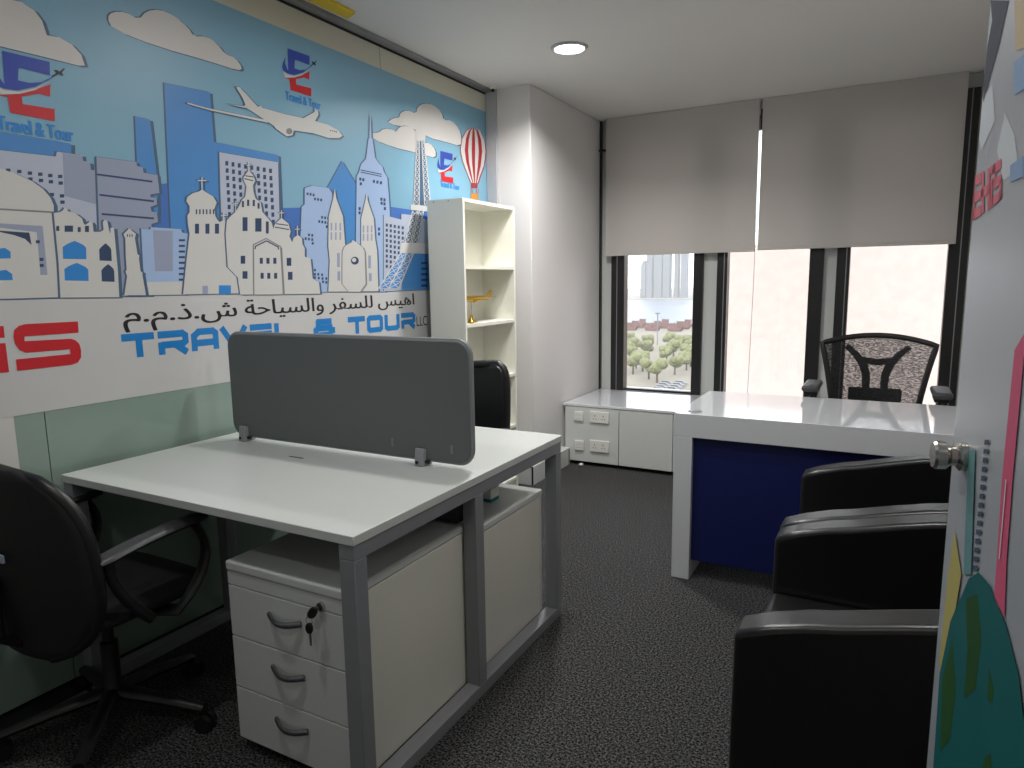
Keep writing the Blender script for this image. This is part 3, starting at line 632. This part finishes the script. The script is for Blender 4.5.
# ------------------------------------------------------------------ bookshelf with gold airplane
bs = tag(empty('bookshelf', (-2.187, 3.562, 0)), 'tall narrow white bookshelf standing before the balloon end of the mural', 'bookshelf')
bx0, bx1, by0, by1, bz = -0.119, 0.119, -0.302, 0.302, 1.81
for yy in (by0, by1-0.018):
    MB().box(bx0, bx1, yy, yy+0.018, 0, bz).build('side_panel', M['shelfw'], bs, bevel=0.001)
MB().box(bx0, bx1, by0+0.018, by1-0.018, bz-0.018, bz).build('top_panel', M['shelfw'], bs)
MB().box(bx0, bx0+0.006, by0+0.018, by1-0.018, 0.0, bz-0.018).build('back_panel', M['shelfw'], bs)
for z in (0.06, 0.415, 0.75, 1.095, 1.425):
    MB().box(bx0+0.006, bx1-0.003, by0+0.018, by1-0.018, z, z+0.018).build('shelf', M['shelfw'], bs)
MB().box(bx1-0.03, bx1-0.012, by0+0.018, by1-0.018, 0, 0.06).build('plinth', M['shelfw'], bs)
for yy in (-0.05, 0.06):
    MB().tube([(bx0+yy*0.9+0.09, by0-0.0005, bz-0.012), (bx0+yy*0.9+0.09, by0+0.004, bz-0.012)], 0.004, 8).build('screw_cap', M['alu'], bs)

ap = tag(empty('model_airplane', (-2.135, 3.43, 1.1132)), 'gold model airplane on a pedestal stand on the bookshelf', 'model airplane')
MB().prism([(-0.045, -0.055), (0.045, -0.055), (0.0, 0.075)], 'z', 0.0, 0.008).lathe([(0.022, 0.008), (0.012, 0.02), (0.006, 0.05)], seg=14).build('stand_base', M['gold'], ap, bevel=0.002)
MB().tube([(0, 0, 0.03), (0, 0.0, 0.125)], 0.003, 8).build('stand_rod', M['chrome'], ap)
MB().tube([(0, -0.125, 0.14), (0, -0.11, 0.14), (0, -0.08, 0.142), (0, 0.08, 0.142), (0, 0.17, 0.147), (0, 0.235, 0.15)], [0.003, 0.012, 0.017, 0.017, 0.010, 0.004], 14).build('fuselage', M['gold'], ap, smooth=True)
for s in (1, -1):
    MB().prism([(0, -0.05), (s*0.09, 0.03), (s*0.09, 0.05), (0, 0.03)], 'z', 0.135, 0.139).build('wing', M['gold'], ap)
    MB().prism([(0, 0.18), (s*0.04, 0.215), (s*0.04, 0.228), (0, 0.22)], 'z', 0.148, 0.150).build('tailplane', M['gold'], ap)
    MB().tube([(s*0.04, -0.035, 0.127), (s*0.04, 0.0, 0.127)], 0.008, 10).build('engine', M['gold'], ap, smooth=True)
MB().prism([(0.17, 0.150), (0.225, 0.190), (0.24, 0.190), (0.235, 0.150)], 'x', -0.002, 0.002).build('tail_fin', M['gold'], ap)

# ------------------------------------------------------------------ low cabinet under the window
CX0, CX1, CY0, CY1 = XS+0.022, 0.44, 4.56, YW-0.04
cbn = tag(empty('window_cabinet', (-1.3, 4.9, 0)), 'long low white cabinet with sockets running under the window', 'cabinet')
ox, oy = 1.3, -4.9
MB().box(CX0+ox, CX1+ox, CY0+0.02+oy, CY1+oy, 0.035, 0.44).build('carcass', M['whitelam'], cbn)
MB().box(CX0+ox-0.015, CX1+ox, CY0-0.004+oy, CY1+0.035+oy, 0.44, 0.458).build('worktop', M['whitegloss'], cbn, bevel=0.002)
MB().box(CX0+0.05+ox, CX1-0.05+ox, CY0+0.10+oy, CY1-0.02+oy, 0.0, 0.035).build('plinth', M['hole'], cbn)
dd_ = [(CX0, -1.622), (-1.618, -1.232), (-1.228, -0.80), (-0.796, -0.40), (-0.396, CX1)]
for i, (a, b) in enumerate(dd_):
    MB().box(a+ox, b+ox-0.001, CY0+oy, CY0+0.018+oy, 0.03, 0.437).build('door_panel' if i else 'socket_panel', M['whitelam'], cbn, bevel=0.0015)
def plate(x0, x1, z0, z1, holes, nm):
    MBp = MB().box(x0+ox, x1+ox, CY0-0.012+oy, CY0+oy, z0, z1).build(nm, M['white'], cbn, bevel=0.003)
    for (hx, hz, hw, hh) in holes:
      h_ = MB().box(hx-hw/2+ox, hx+hw/2+ox, CY0-0.0128+oy, CY0-0.0115+oy, hz-hh/2, hz+hh/2)
      h_.build('socket_hole' if 'socket' in nm else 'rocker_edge', M['hole'] if 'socket' in nm else M['alu'], MBp)
def dbl(z): return [(x, z+dz, 0.006, 0.009) for x in (-1.80, -1.735) for dz in (0.012,)]+[(x+s, z-0.012, 0.008, 0.005) for x in (-1.80, -1.735) for s in (-0.010, 0.010)]
plate(-1.962, -1.892, 0.334, 0.402, [(-1.927, 0.378, 0.05, 0.002), (-1.927, 0.35, 0.05, 0.0015)], 'switch_plate')
plate(-1.838, -1.694, 0.330, 0.412, dbl(0.37), 'socket_plate')
plate(-1.958, -1.888, 0.112, 0.186, [(-1.923, 0.16, 0.05, 0.002), (-1.923, 0.135, 0.05, 0.0015)], 'switch_plate')
plate(-1.838, -1.692, 0.114, 0.200, dbl(0.156), 'socket_plate')
sc_ = MB(); sc_.grid(lambda u, v: (0.016*math.sin(PI*v)*math.cos(2*PI*u)*(1+0.25*math.sin(9*u+5*v)), 0.016*math.sin(PI*v)*math.sin(2*PI*u)*(1+0.2*math.cos(11*u)), 0.013+0.012*math.cos(PI*v)*(1+0.1*math.sin(14*u))), 14, 8)
scr = tag(sc_.build('paper_scrap', M['white']), 'small crumpled white scrap on the carpet under the window cabinet', 'scrap'); scr.location = (-1.893, 4.52, 0.001)

# ------------------------------------------------------------------ executive desk
ed = tag(empty('executive_desk', (-0.1, 3.27, 0)), 'glossy white executive desk with a dark blue front panel', 'desk')
ex0, ex1, ey0, ey1 = -0.692, 0.69, -0.315, 0.36
MB().box(ex0, ex1, ey0, ey1, 0.66, 0.765).build('desktop', M['whitegloss'], ed, bevel=0.002)
for (a, b) in ((ex0, ex0+0.08), (ex1-0.08, ex1)):
    MB().box(a, b, ey0, ey1, 0, 0.66).build('side_panel', M['whitegloss'], ed, bevel=0.002)
MB().box(ex0+0.08, ex1-0.08, ey0+0.03, ey0+0.05, 0.085, 0.66).build('front_panel', M['navy'], ed)
MB().lathe([(0.03, 0.765), (0.032, 0.767), (0.022, 0.768)], (-0.62, -0.24, 0), seg=24).build('cable_grommet', M['alu'], ed, smooth=True)

# ------------------------------------------------------------------ chairs
def bez(p0, p1, p2, n=8): return [tuple((1-t)**2*a+2*t*(1-t)*b+t*t*c for a, b, c in zip(p0, p1, p2)) for t in [i/n for i in range(n+1)]]
def swivel_base(r, seat_z):
    MB().lathe([(0.03, 0.09), (0.03, 0.13), (0.025, 0.14), (0.025, 0.28), (0.016, 0.285), (0.016, seat_z-0.1)], seg=20).build('gas_lift', M['plastic'], r, smooth=True)
    MB().box(-0.10, 0.10, -0.13, 0.11, seat_z-0.105, seat_z-0.06).build('tilt_mechanism', M['plastic'], r, bevel=0.01)
    for k in range(5):
        a = 2*PI*k/5+0.4; c, s = math.cos(a), math.sin(a)
        lg = MB().tube([(0.02*c, 0.02*s, 0.115), (0.15*c, 0.15*s, 0.098), (0.29*c, 0.29*s, 0.072)], [0.028, 0.022, 0.016], 10, flat=(1, 0.8)).build('base_leg', M['plastic'], r, smooth=True)
        cs = MB()
        for q in (-1, 1):
            t = Vector((-s, c, 0)); ctr = Vector((0.29*c, 0.29*s, 0.0265))+t*q*0.014
            cs.tube([ctr-t*0.009, ctr+t*0.009], 0.0255, 16)
        cs.tube([(0.29*c, 0.29*s, 0.03), (0.29*c, 0.29*s, 0.07)], 0.006, 8)
        cs.build('caster', M['plastic'], r, smooth=True)
def seat_pad(w_, d_, z, th=0.07):
    def f(u, v):
        a = 2*PI*u; k = 0.22
        ca, sa = math.cos(a), math.sin(a); e = 0.55
        x = math.copysign(abs(ca)**e, ca); y = math.copysign(abs(sa)**e, sa)
        # v: bottom centre -> rim -> top centre
        rad = math.sin(PI*v)**0.35 if 0 < v < 1 else 0
        zz = z-th/2-th/2*math.cos(PI*v)*(1 if v < 0.5 else 1)
        zz += 0.012*(abs(x)*rad)**2-0.02*max(0, -y*rad)**3*0
        return (x*rad*w_/2, y*rad*d_/2, zz)
    mb = MB(); mb.grid(f, 32, 12); bmesh.ops.remove_doubles(mb.bm, verts=mb.bm.verts, dist=1e-4)
    return mb

# --- black task chair (backrest shape differs between the two)
def task_chair(loc, rz, label, hgt=0.52, zb=0.37, wt=0.44, wb=0.44, mid=0.56, curve=0.07, leather=False, sq=2.6, highlight=False, arm_dz=0.0, arm_x=0.255):
    r = tag(empty('task_chair', loc, rz), label, 'office chair')
    seat_pad(0.50, 0.47, 0.475).build('seat', M['fabric'] if not leather else M['leather'], r, smooth=True)
    swivel_base(r, 0.475)
    yb = -0.235
    # local frame: person faces +y, backrest at -y
    def half(t):      # half width at height fraction
        e = 2*t-1
        return mid/2*(max(0.0, 1-abs(e)**sq))**(1/sq)*(1 if True else 1)
    def back(u, v):
        h_ = half(0.02+0.96*v); x = (2*u-1)*h_
        y = yb-0.03*(v-0.3)*1.4+curve*(2*u-1)**2*(h_/(mid/2))**2-0.012*math.sin(PI*v)
        return (x, y, zb+hgt*v)
    mb = MB(); mb.grid(back, 18, 18)
    bk = mb.build('backrest', M['leather'] if leather else M['fabric'], r, smooth=True, solid=0.05 if leather else 0.03)
    N = 40
    rim = [back(1 if k < N/2 else 0, 2*k/N if k < N/2 else 2-2*k/N) for k in range(N)]
    MB().tube([(a, b, c) for a, b, c in rim]+[rim[0]], 0.016 if not leather else 0.02, 10).build('back_rim', M['plastic'], r, smooth=True)
    MB().tube([(0, -0.09, 0.39), (0, -0.22, 0.38), (0, -0.285, 0.43), (0, -0.285, 0.60)], 0.022, 10, flat=(1.6, 0.7)).build('back_support', M['plastic'], r, smooth=True)
    for s in (-1, 1):
        x = s*arm_x
        arm = MB().tube(bez((x, -0.16, 0.640+arm_dz), (x, -0.02, 0.672+arm_dz), (x-s*0.012, 0.17, 0.668+arm_dz), 10), [0.020]+[0.028]*9+[0.018], 12, flat=(1.15, 0.55)).build('armrest', M['armpad'], r, smooth=True)
        sup = bez((x, 0.13, 0.655+arm_dz), (x+s*0.005, 0.21, 0.54), (x-s*0.01, 0.06, 0.415), 8)+[(s*0.16, 0.03, 0.405)]
        MB().tube(sup, 0.015, 10, flat=(1.3, 0.8)).build('arm_support', M['plastic'], arm, smooth=True)
        sup = bez((x, -0.13, 0.645+arm_dz), (x+s*0.004, -0.14, 0.55), (x-s*0.01, -0.02, 0.425), 8)
        MB().tube(sup, 0.012, 10, flat=(1.3, 0.8)).build('arm_support', M['plastic'], arm, smooth=True)
    if highlight:
        MB().box(0.01, 0.085, yb-0.052, yb-0.046, 0.655, 0.675).build('back_highlight', M['paleblue'], bk)  # pale blue strip painted in for the bluish highlight on the backrest
    return r
task_chair((-2.03, 1.12, 0), 0.0, 'black task chair with rounded back pulled up to the near side of the bench desk', mid=0.56, hgt=0.53, zb=0.365, curve=0.09, highlight=True, arm_x=0.275)
task_chair((-1.81, 2.66, 0), PI+0.12, 'black chair behind the grey screen at the far side of the bench desk', mid=0.44, hgt=0.485, zb=0.465, curve=0.03, leather=True, sq=6, arm_dz=-0.01)

# --- mesh executive chair behind the white desk; faces -y
mc = tag(empty('mesh_office_chair', (-0.022, 3.74, 0)), 'black high-back mesh office chair behind the white executive desk', 'office chair')
seat_pad(0.50, 0.48, 0.485).build('seat', M['fabric'], mc, smooth=True)
swivel_base(mc, 0.485)
def mesh_back(u, v):
    hw = 0.185+0.075*v**1.6; x = (2*u-1)*hw
    return (x, 0.245+0.05*v-0.06*(2*u-1)**2, 0.53+(0.475+0.042*(1-(2*u-1)**2))*v)
MB().grid(mesh_back, 20, 24).build('back_mesh', M['weave'], mc, smooth=True)
N = 24
rim = [mesh_back(0, k/N) for k in range(N+1)]+[mesh_back(k/N, 1) for k in range(1, N+1)]+[mesh_back(1, 1-k/N) for k in range(1, N+1)]+[mesh_back(1-k/N, 0) for k in range(1, N+1)]
MB().tube(rim, 0.0145, 10).build('back_frame', M['plastic'], mc, smooth=True)
MBa = MB()
for s in (-1, 1):
    MBa.tube([(s*0.145, 0.285, 0.99), (s*0.10, 0.30, 0.945), (s*0.065, 0.305, 0.90), (s*0.045, 0.305, 0.84), (s*0.042, 0.305, 0.74), (s*0.04, 0.30, 0.60), (s*0.03, 0.25, 0.44)], [0.014, 0.017, 0.022, 0.020, 0.018, 0.017, 0.018], 10)
MBa.tube([(-0.075, 0.305, 0.915), (0, 0.307, 0.905), (0.075, 0.305, 0.915)], 0.018, 10).tube([(0, 0.26, 0.44), (0, 0.12, 0.40), (0, 0.0, 0.40)], 0.03, 10, flat=(1.6, 0.7))
MBa.build('back_support', M['plastic'], mc, smooth=True)
MB().box(-0.125, 0.125, 0.272, 0.30, 0.70, 0.772).build('lumbar_pad', M['plastic'], mc, bevel=0.012, seg=3)
for s in (-1, 1):
    x = s*0.278
    a_ = MB().box(x-0.040, x+0.040, -0.13, 0.13, 0.792, 0.822).build('armrest', M['armpad'], mc, bevel=0.013, seg=3)
    MB().box(x-0.030, x+0.030, -0.07, 0.09, 0.768, 0.7915).build('arm_housing', M['plastic'], a_, bevel=0.005)
    MB().tube([(x, 0.02, 0.775), (x, 0.02, 0.50), (x-s*0.03, 0.02, 0.44), (x-s*0.14, 0.02, 0.43)], 0.016, 10, flat=(1.4, 0.8)).build('arm_support', M['plastic'], a_, smooth=True)

# --- black tub armchairs facing -x
def armchair(y0, label):
    r = tag(empty('tub_armchair', (0.13, y0+0.34, 0)), label, 'armchair', 'black tub armchairs along the right side')
    ox = -0.13
    for (a, b) in ((-0.34, -0.25), (0.25, 0.34)):
        prof = [(-0.232, 0.04), (-0.236, 0.30), (-0.234, 0.62)]+[(-0.225, 0.636), (-0.17, 0.658), (-0.10, 0.678), (-0.04, 0.690), (0.06, 0.715), (0.14, 0.733), (0.26, 0.75), (0.40, 0.76)]+[(0.40, 0.04)]
        MB().prism([(x+ox, z) for x, z in prof], 'y', a, b).build('arm', M['leather'], r, bevel=0.014, seg=4)
    MB().box(0.402+ox, 0.495+ox, -0.34, 0.34, 0.04, 0.77).build('backrest', M['leather'], r, bevel=0.02, seg=4)
    MB().box(-0.222+ox, 0.40+ox, -0.249, 0.249, 0.04, 0.30).build('seat_base', M['leather'], r, bevel=0.01)
    def cush(u, v):
        x = -0.262+0.66*u; y = (2*v-1)*0.246
        return (x+ox, y, 0.435+0.022*(math.sin(PI*u)**0.5)*(math.sin(PI*v)**0.5 if 0 < v < 1 else 0))
    c_ = MB(); c_.box(-0.240+ox, 0.398+ox, -0.247, 0.247, 0.302, 0.478); c_.build('seat_cushion', M['leather'], r, bevel=0.022, seg=4)
    for fx in (-0.2, 0.45):
        for fy in (-0.3, 0.3):
            MB().lathe([(0.018, 0.0), (0.022, 0.04)], (fx+ox, fy, 0), seg=14).build('foot', M['plastic'], r)
    return r
armchair(1.362, 'nearer black leather tub armchair beside the open glass door')
armchair(2.052, 'farther black leather tub armchair in front of the blue desk panel')

# ------------------------------------------------------------------ open glass door with printed film (right foreground)
E0 = Vector((0.1085, 1.20)); HDIR = Vector((0.16, -0.99)).normalized()
door = struct(empty('door_1', (E0.x, E0.y, 0), math.atan2(HDIR.y, HDIR.x)))   # local +x runs from the free edge to the hinge
M['dfilm'] = mat('door_film', (164, 168, 175), 0.3, 0, 0.03, 3)
M['dedge'] = mat('door_glass_edge', (150, 172, 168), 0.15, 0, 0.02, 10)
MB().box(0.0, 0.92, -0.005, 0.005, 0.012, 2.42).build('glass_leaf', [M['dfilm']], door)
MB().box(-0.002, 0.0, -0.005, 0.005, 0.012, 2.42).build('polished_edge', M['dedge'], door)
dinv = Matrix.Translation((E0.x, E0.y, 0)) @ Matrix.Rotation(math.atan2(HDIR.y, HDIR.x), 4, 'Z')
dinv = dinv.inverted()
nrm = Vector((-HDIR.y, HDIR.x))
def doorpt(px, py):
    v = ray(px, py); n3 = Vector((nrm.x, nrm.y, 0)); t = ((Vector((E0.x, E0.y, 0))-CAM).dot(n3))/v.dot(n3)
    q = dinv @ (CAM+v*t); return (q.x, q.z)
side = -1 if (dinv @ CAM).y < 0 else 1
DM = dict(grey=pm('door_grey', (58, 62, 76)), white=pm('door_white', (196, 200, 205)), red=pm('door_red', (206, 110, 124)), blue=pm('door_blue', (134, 158, 190)), pink=pm('door_pink', (206, 92, 124)),
          teal=pm('door_teal', (24, 96, 97)), green=pm('door_green', (42, 84, 44)), yellow=pm('door_yellow', (178, 168, 104)), tline=pm('door_teal_line', (104, 146, 150)), dash=pm('door_dash', (70, 82, 100)), beige=pm('door_beige', (190, 172, 140)))
dl = [0]
for k_ in DM.values():
    k_.node_tree.nodes['Principled BSDF'].inputs['Specular IOR Level'].default_value = 0.2; k_.node_tree.nodes['Principled BSDF'].inputs['Roughness'].default_value = 0.6
def dflat(name, polys, k):
    dl[0] += 1; y = side*(0.0052+dl[0]*0.0002); mb = MB()
    for p in polys:
        mb.poly([(max(0.0, a), y, b) for a, b in (doorpt(*q) for q in p)])
    return mb.build(name, DM[k], door)
dflat('printed_white_shape', [[(985, 100), (997, 84), (1000, 120), (986, 150), (980, 140)], [(1010, 112), (1020, 135), (1024, 170), (1008, 180), (1002, 150)]], 'white')
dflat('printed_dark_wedge', [[(995, 0), (1014, 0), (1004, 45), (988, 102), (987, 86), (992, 46), (997, 20)]], 'grey')
dflat('printed_beige_block', [[(1020, 0), (1040, 0), (1040, 44), (1021, 50)]], 'beige')
rl = []
def dl_letter(x0, x1, yt0, yt1, yb0, yb1, strokes):
    f = lambda u, v: (x0+(x1-x0)*u, (yt0+(yt1-yt0)*u)*(1-v)+(yb0+(yb1-yb0)*u)*v)
    for (a, b, c, d) in strokes: rl.append([f(a, c), f(b, c), f(b, d), f(a, d)])
dl_letter(976.5, 986, 177, 172, 221, 215, [(0, 1, 0, .24), (0, 1, .38, .62), (0, 1, .76, 1), (0, .28, 0, 1)])
dl_letter(986.5, 995, 172, 167, 214, 209, [(0, .3, 0, 1), (.7, 1, 0, 1), (0, 1, .38, .62)])
dl_letter(995.8, 997.6, 166, 165, 208, 207, [(0, 1, 0, .2), (0, 1, .3, 1)])
dl_letter(998.5, 1007, 164, 158, 206, 198, [(0, 1, 0, .24), (0, 1, .38, .62), (0, 1, .76, 1), (0, .28, 0, .5), (.72, 1, .5, 1)])
dflat('printed_red_letters', rl, 'red')
dflat('printed_blue_shape', [[(1016, 165), (1030, 155), (1030, 176), (1016, 182)], [(1020, 62), (1034, 50), (1034, 86), (1020, 95)]], 'blue')
dflat('printed_pink_strip', [[(1021, 350), (1033, 330), (1019, 480), (1013, 560), (1011, 618), (1000, 598), (1003, 560), (1008, 480)]], 'pink')
dflat('printed_dashes', [[(990.5-0.095*(y-440), y), (995-0.09*(y-440), y), (994.6-0.09*(y-440), y+5), (990-0.095*(y-440), y+5)] for y in range(440, 575, 9)], 'dash')
dflat('printed_teal_line', [[(974, 450), (981, 450), (977, 575), (969, 575)]], 'tline')
dflat('printed_yellow_tree', [[(960, 530), (967, 575), (952, 665), (944, 668), (953, 577)]], 'yellow')
dflat('printed_teal_dome', [[(937, 790), (945, 675), (956, 622), (975, 579), (985, 573), (996, 585), (1013, 626), (1026, 675), (1040, 790)]], 'teal')
dflat('printed_leaf', [[(948, 680), (958, 640), (962, 690), (956, 740), (946, 752)], [(972, 600), (984, 595), (988, 640), (982, 690), (970, 700), (974, 650)], [(996, 670), (1001, 690), (999, 706), (994, 700)], [(992, 758), (998, 755), (1000, 780), (986, 780)]], 'green')
dflat('printed_red_line', [[(1013, 480), (1014.2, 480), (1007, 560), (1006, 560)]], 'white')
# knob through the glass near the free edge
kn = doorpt(970, 457)
kz = kn[1]; kx = kn[0]
for q in (1, -1):
    MB().lathe([(0.011, 0.005*q), (0.0205, 0.0055*q), (0.0205, 0.013*q), (0.0145, 0.018*q), (0.014, 0.025*q), (0.020, 0.031*q), (0.021, 0.043*q), (0.018, 0.0465*q)], (kx, 0, kz), 'y', 32).build('door_knob', M['chrome'], door, smooth=True)

# ------------------------------------------------------------------ outside the window
G = -32.0
M['stucco'] = mat('pale_stucco', (174, 158, 151), 0.9, 0, 0.12, 9, 0.4, 40, detail=6)
nb = tag(empty('neighbouring_building', (2.0, 9.2, G)), 'pale pink stuccoed wall of the building wing outside the middle and right windows', 'building')
MB().box(-4.02, 6, -0.8, -0.5, 0, 1.735-G).build('stucco_wall', M['stucco'], nb)
def outm(n, c, **k): return mat('view_'+n, c, 0.9, 0, k.pop('var', 0.1), k.pop('scale', 0.05), **k)
OM = dict(ground=outm('ground', (124, 117, 106), var=0.12, scale=0.04), water=mat('view_water', (96, 106, 122), 0.35, 0, 0.05, 0.02), tower=outm('tower', (102, 108, 120), var=0.06, scale=0.03), tower2=outm('tower_pale', (116, 116, 119)), roof=outm('roof', (112, 76, 72)),
          leaf=outm('leaf', (118, 120, 84), var=0.25, scale=1.0), trunk=outm('trunk', (84, 72, 60)), car=outm('car', (132, 132, 134)), glass=outm('car_glass', (70, 76, 82)), road=outm('road', (118, 117, 117)), hull=outm('hull', (108, 70, 62)))
struct(MB().box(-900, 900, 30, 510, G-1, G).build('outdoor_ground', OM['ground']))
struct(MB().box(-2500, 1500, 510, 1150, G-2, G-0.6).build('outdoor_water', OM['water']))
struct(MB().box(-3500, 1500, 1150, 2600, G-1, G).build('outdoor_far_shore', OM['ground']))
struct(MB().prism([(-130, 40), (-20, 40), (-56, 190), (-112, 190)], 'z', G, G+0.1).build('outdoor_road', OM['road']))
def outpt(px, Y): v = ray(px, 300); t = Y/v.y; return v.x*t
tw = [(644.0, 4.6, 62, 'tower2', 'low pale block left of the other towers across the water'),
      (650.0, 5.4, 84, 'tower', 'grey tower just left of the tall pair of towers across the water'),
      (658.8, 7.4, 175, 'tower', 'left and broader of the tall pair of blue towers across the water'),
      (667.0, 6.4, 182, 'tower', 'right and narrower of the tall pair of blue towers across the water'),
      (676.6, 3.6, 96, 'tower2', 'very slim pale tower right of the tall pair across the water'),
      (684.0, 5.6, 84, 'tower', 'rightmost grey tower across the water')]
for px, wpx, hh, mk, lb in tw:
    Y = 1240; wd = outpt(px+wpx/2, Y)-outpt(px-wpx/2, Y)
    t = tag(empty('high_rise_tower', (outpt(px, Y), Y, G)), lb, 'tower', 'towers across the water')
    MB().box(-wd/2, wd/2, -9, 9, 0, hh).build('tower_block', OM[mk], t)
    MB().box(-wd/3, wd/3, -6, 6, hh, hh+6).build('roof_plant', OM['tower2'], t)
    sb = MB()
    for k in range(3): sb.box(-wd/2+wd*(k+0.7)/4, -wd/2+wd*(k+1.0)/4, -9.3, -8.9, 4, hh-4)
    sb.build('window_strips', OM['tower2' if mk == 'tower' else 'tower'], t)
# moored boats
hull = None
for i in range(9):
    Y = 440+22*(i % 3); px = 630+7.6*i
    if hull is None:
        hull = tag(empty('wooden_boat', (0, 0, 0)), 'reddish wooden boat moored along the wharf', 'boat', 'boats along the wharf')
        MB().prism([(-3.2, 0.1), (3.2, 0.1), (4.2, 1.8), (2.9, 1.3), (-2.9, 1.3), (-4.2, 2)], 'y', -1.1, 1.1).build('hull', OM['hull'], hull)
        MB().box(-2.8, 0.4, -0.9, 0.9, 1.3, 3.0).build('cabin', OM['roof'], hull)
        MB().box(-3.0, 0.7, -1.0, 1.0, 3.0, 3.15).build('cabin_roof', OM['ground'], hull)
        b = hull
    else: b = copy_tree(hull)
    b.location = (outpt(px, Y), Y, G); b.rotation_euler = (0, 0, random.uniform(-0.3, 0.3)); b.scale = (1.35, 1.35, 1.7)
tree = None; spots = []
while len(spots) < 44:
    Y = random.uniform(212, 340); px = random.uniform(626, 702-(240-min(Y, 240))*1.2); x_ = outpt(px, Y)
    if len(spots) > 0 and random.random() < 0.002: break
    if all((x_-a)**2+(Y-b_)**2 > 6.9**2 for a, b_ in spots): spots.append((x_, Y))
for i, (x_, Y) in enumerate(spots):
    if tree is None:
        tree = tag(empty('park_tree', (0, 0, 0)), 'pale green round tree in the waterfront park below the window', 'tree', 'trees in the waterfront park')
        MB().tube([(0, 0, 0), (0, 0, 4)], [0.4, 0.25], 8).build('trunk', OM['trunk'], tree)
        mb = MB(); rs = random.Random(3)
        for k in range(14):
            a = rs.random()*2*PI; rr_ = rs.uniform(0, 2.1); bmesh.ops.create_icosphere(mb.bm, subdivisions=2, radius=rs.uniform(1.1, 1.8), matrix=Matrix.Translation((rr_*math.cos(a), rr_*math.sin(a), rs.uniform(3.6, 6.2))))
        for v in mb.bm.verts: v.co += Vector((rs.uniform(-.2, .2), rs.uniform(-.2, .2), rs.uniform(-.2, .2)))
        mb.build('crown', OM['leaf'], tree); b = tree
    else: b = copy_tree(tree)
    b.location = (x_, Y, G); s = random.uniform(0.9, 1.05); b.scale = (s, s, s); b.rotation_euler = (0, 0, random.random()*6)
car = None
for i in range(20):
    row = i % 2; Y = 172+(i//2)*4.6+row*2.0; px = 645+(i//2)*2.6+row*14
    if car is None:
        car = tag(empty('parked_car', (0, 0, 0)), 'white car parked beside the road far below the window', 'car', 'cars parked below the window')
        MB().prism([(-2.1, 0.3), (2.1, 0.3), (2.15, 0.75), (1.3, 0.9), (0.7, 1.4), (-1.2, 1.4), (-1.8, 0.9), (-2.15, 0.8)], 'y', -0.85, 0.85).build('body', OM['car'], car)
        MB().prism([(0.72, 0.95), (1.15, 0.92), (0.68, 1.32), (-1.15, 1.32), (-1.6, 0.95)], 'y', -0.87, 0.87).build('car_windows', OM['glass'], car)
        for wx in (-1.3, 1.3):
            for wy in (-0.75, 0.75): MB().lathe([(0.31, -0.1), (0.31, 0.1)], (wx, wy, 0.31), 'y', 12).build('wheel', M['plastic'], car)
        b = car
    else: b = copy_tree(car)
    b.location = (outpt(px, Y), Y, G); b.rotation_euler = (0, 0, 0)
mastY = 345
lp = tag(empty('street_lamp_post', (outpt(658, mastY), mastY, G)), 'tall slim lamp post in the waterfront park below the window', 'lamp post')
MB().tube([(0, 0, 0), (0, 0, 16)], 0.3, 8).build('post', OM['tower2'], lp)
MB().box(-1.2, 1.2, -0.6, 0.6, 16, 16.5).build('lamp_head', OM['tower2'], lp)

# sea haze over the bay
hz = bpy.data.materials.new('sea_haze'); hz.use_nodes = True; nt = hz.node_tree
for n in list(nt.nodes): nt.nodes.remove(n)
o_ = nt.nodes.new('ShaderNodeOutputMaterial'); vs = nt.nodes.new('ShaderNodeVolumeScatter'); vs.inputs['Density'].default_value = 0.00036; vs.inputs['Color'].default_value = (1, 0.98, 0.98, 1)
nt.links.new(vs.outputs[0], o_.inputs['Volume'])
hb = MB().box(-1400, 500, 60, 1700, G-0.5, 260).build('haze', hz)
tag(hb, 'thin white haze lying over the bay and the far towers', 'haze', kind='stuff')
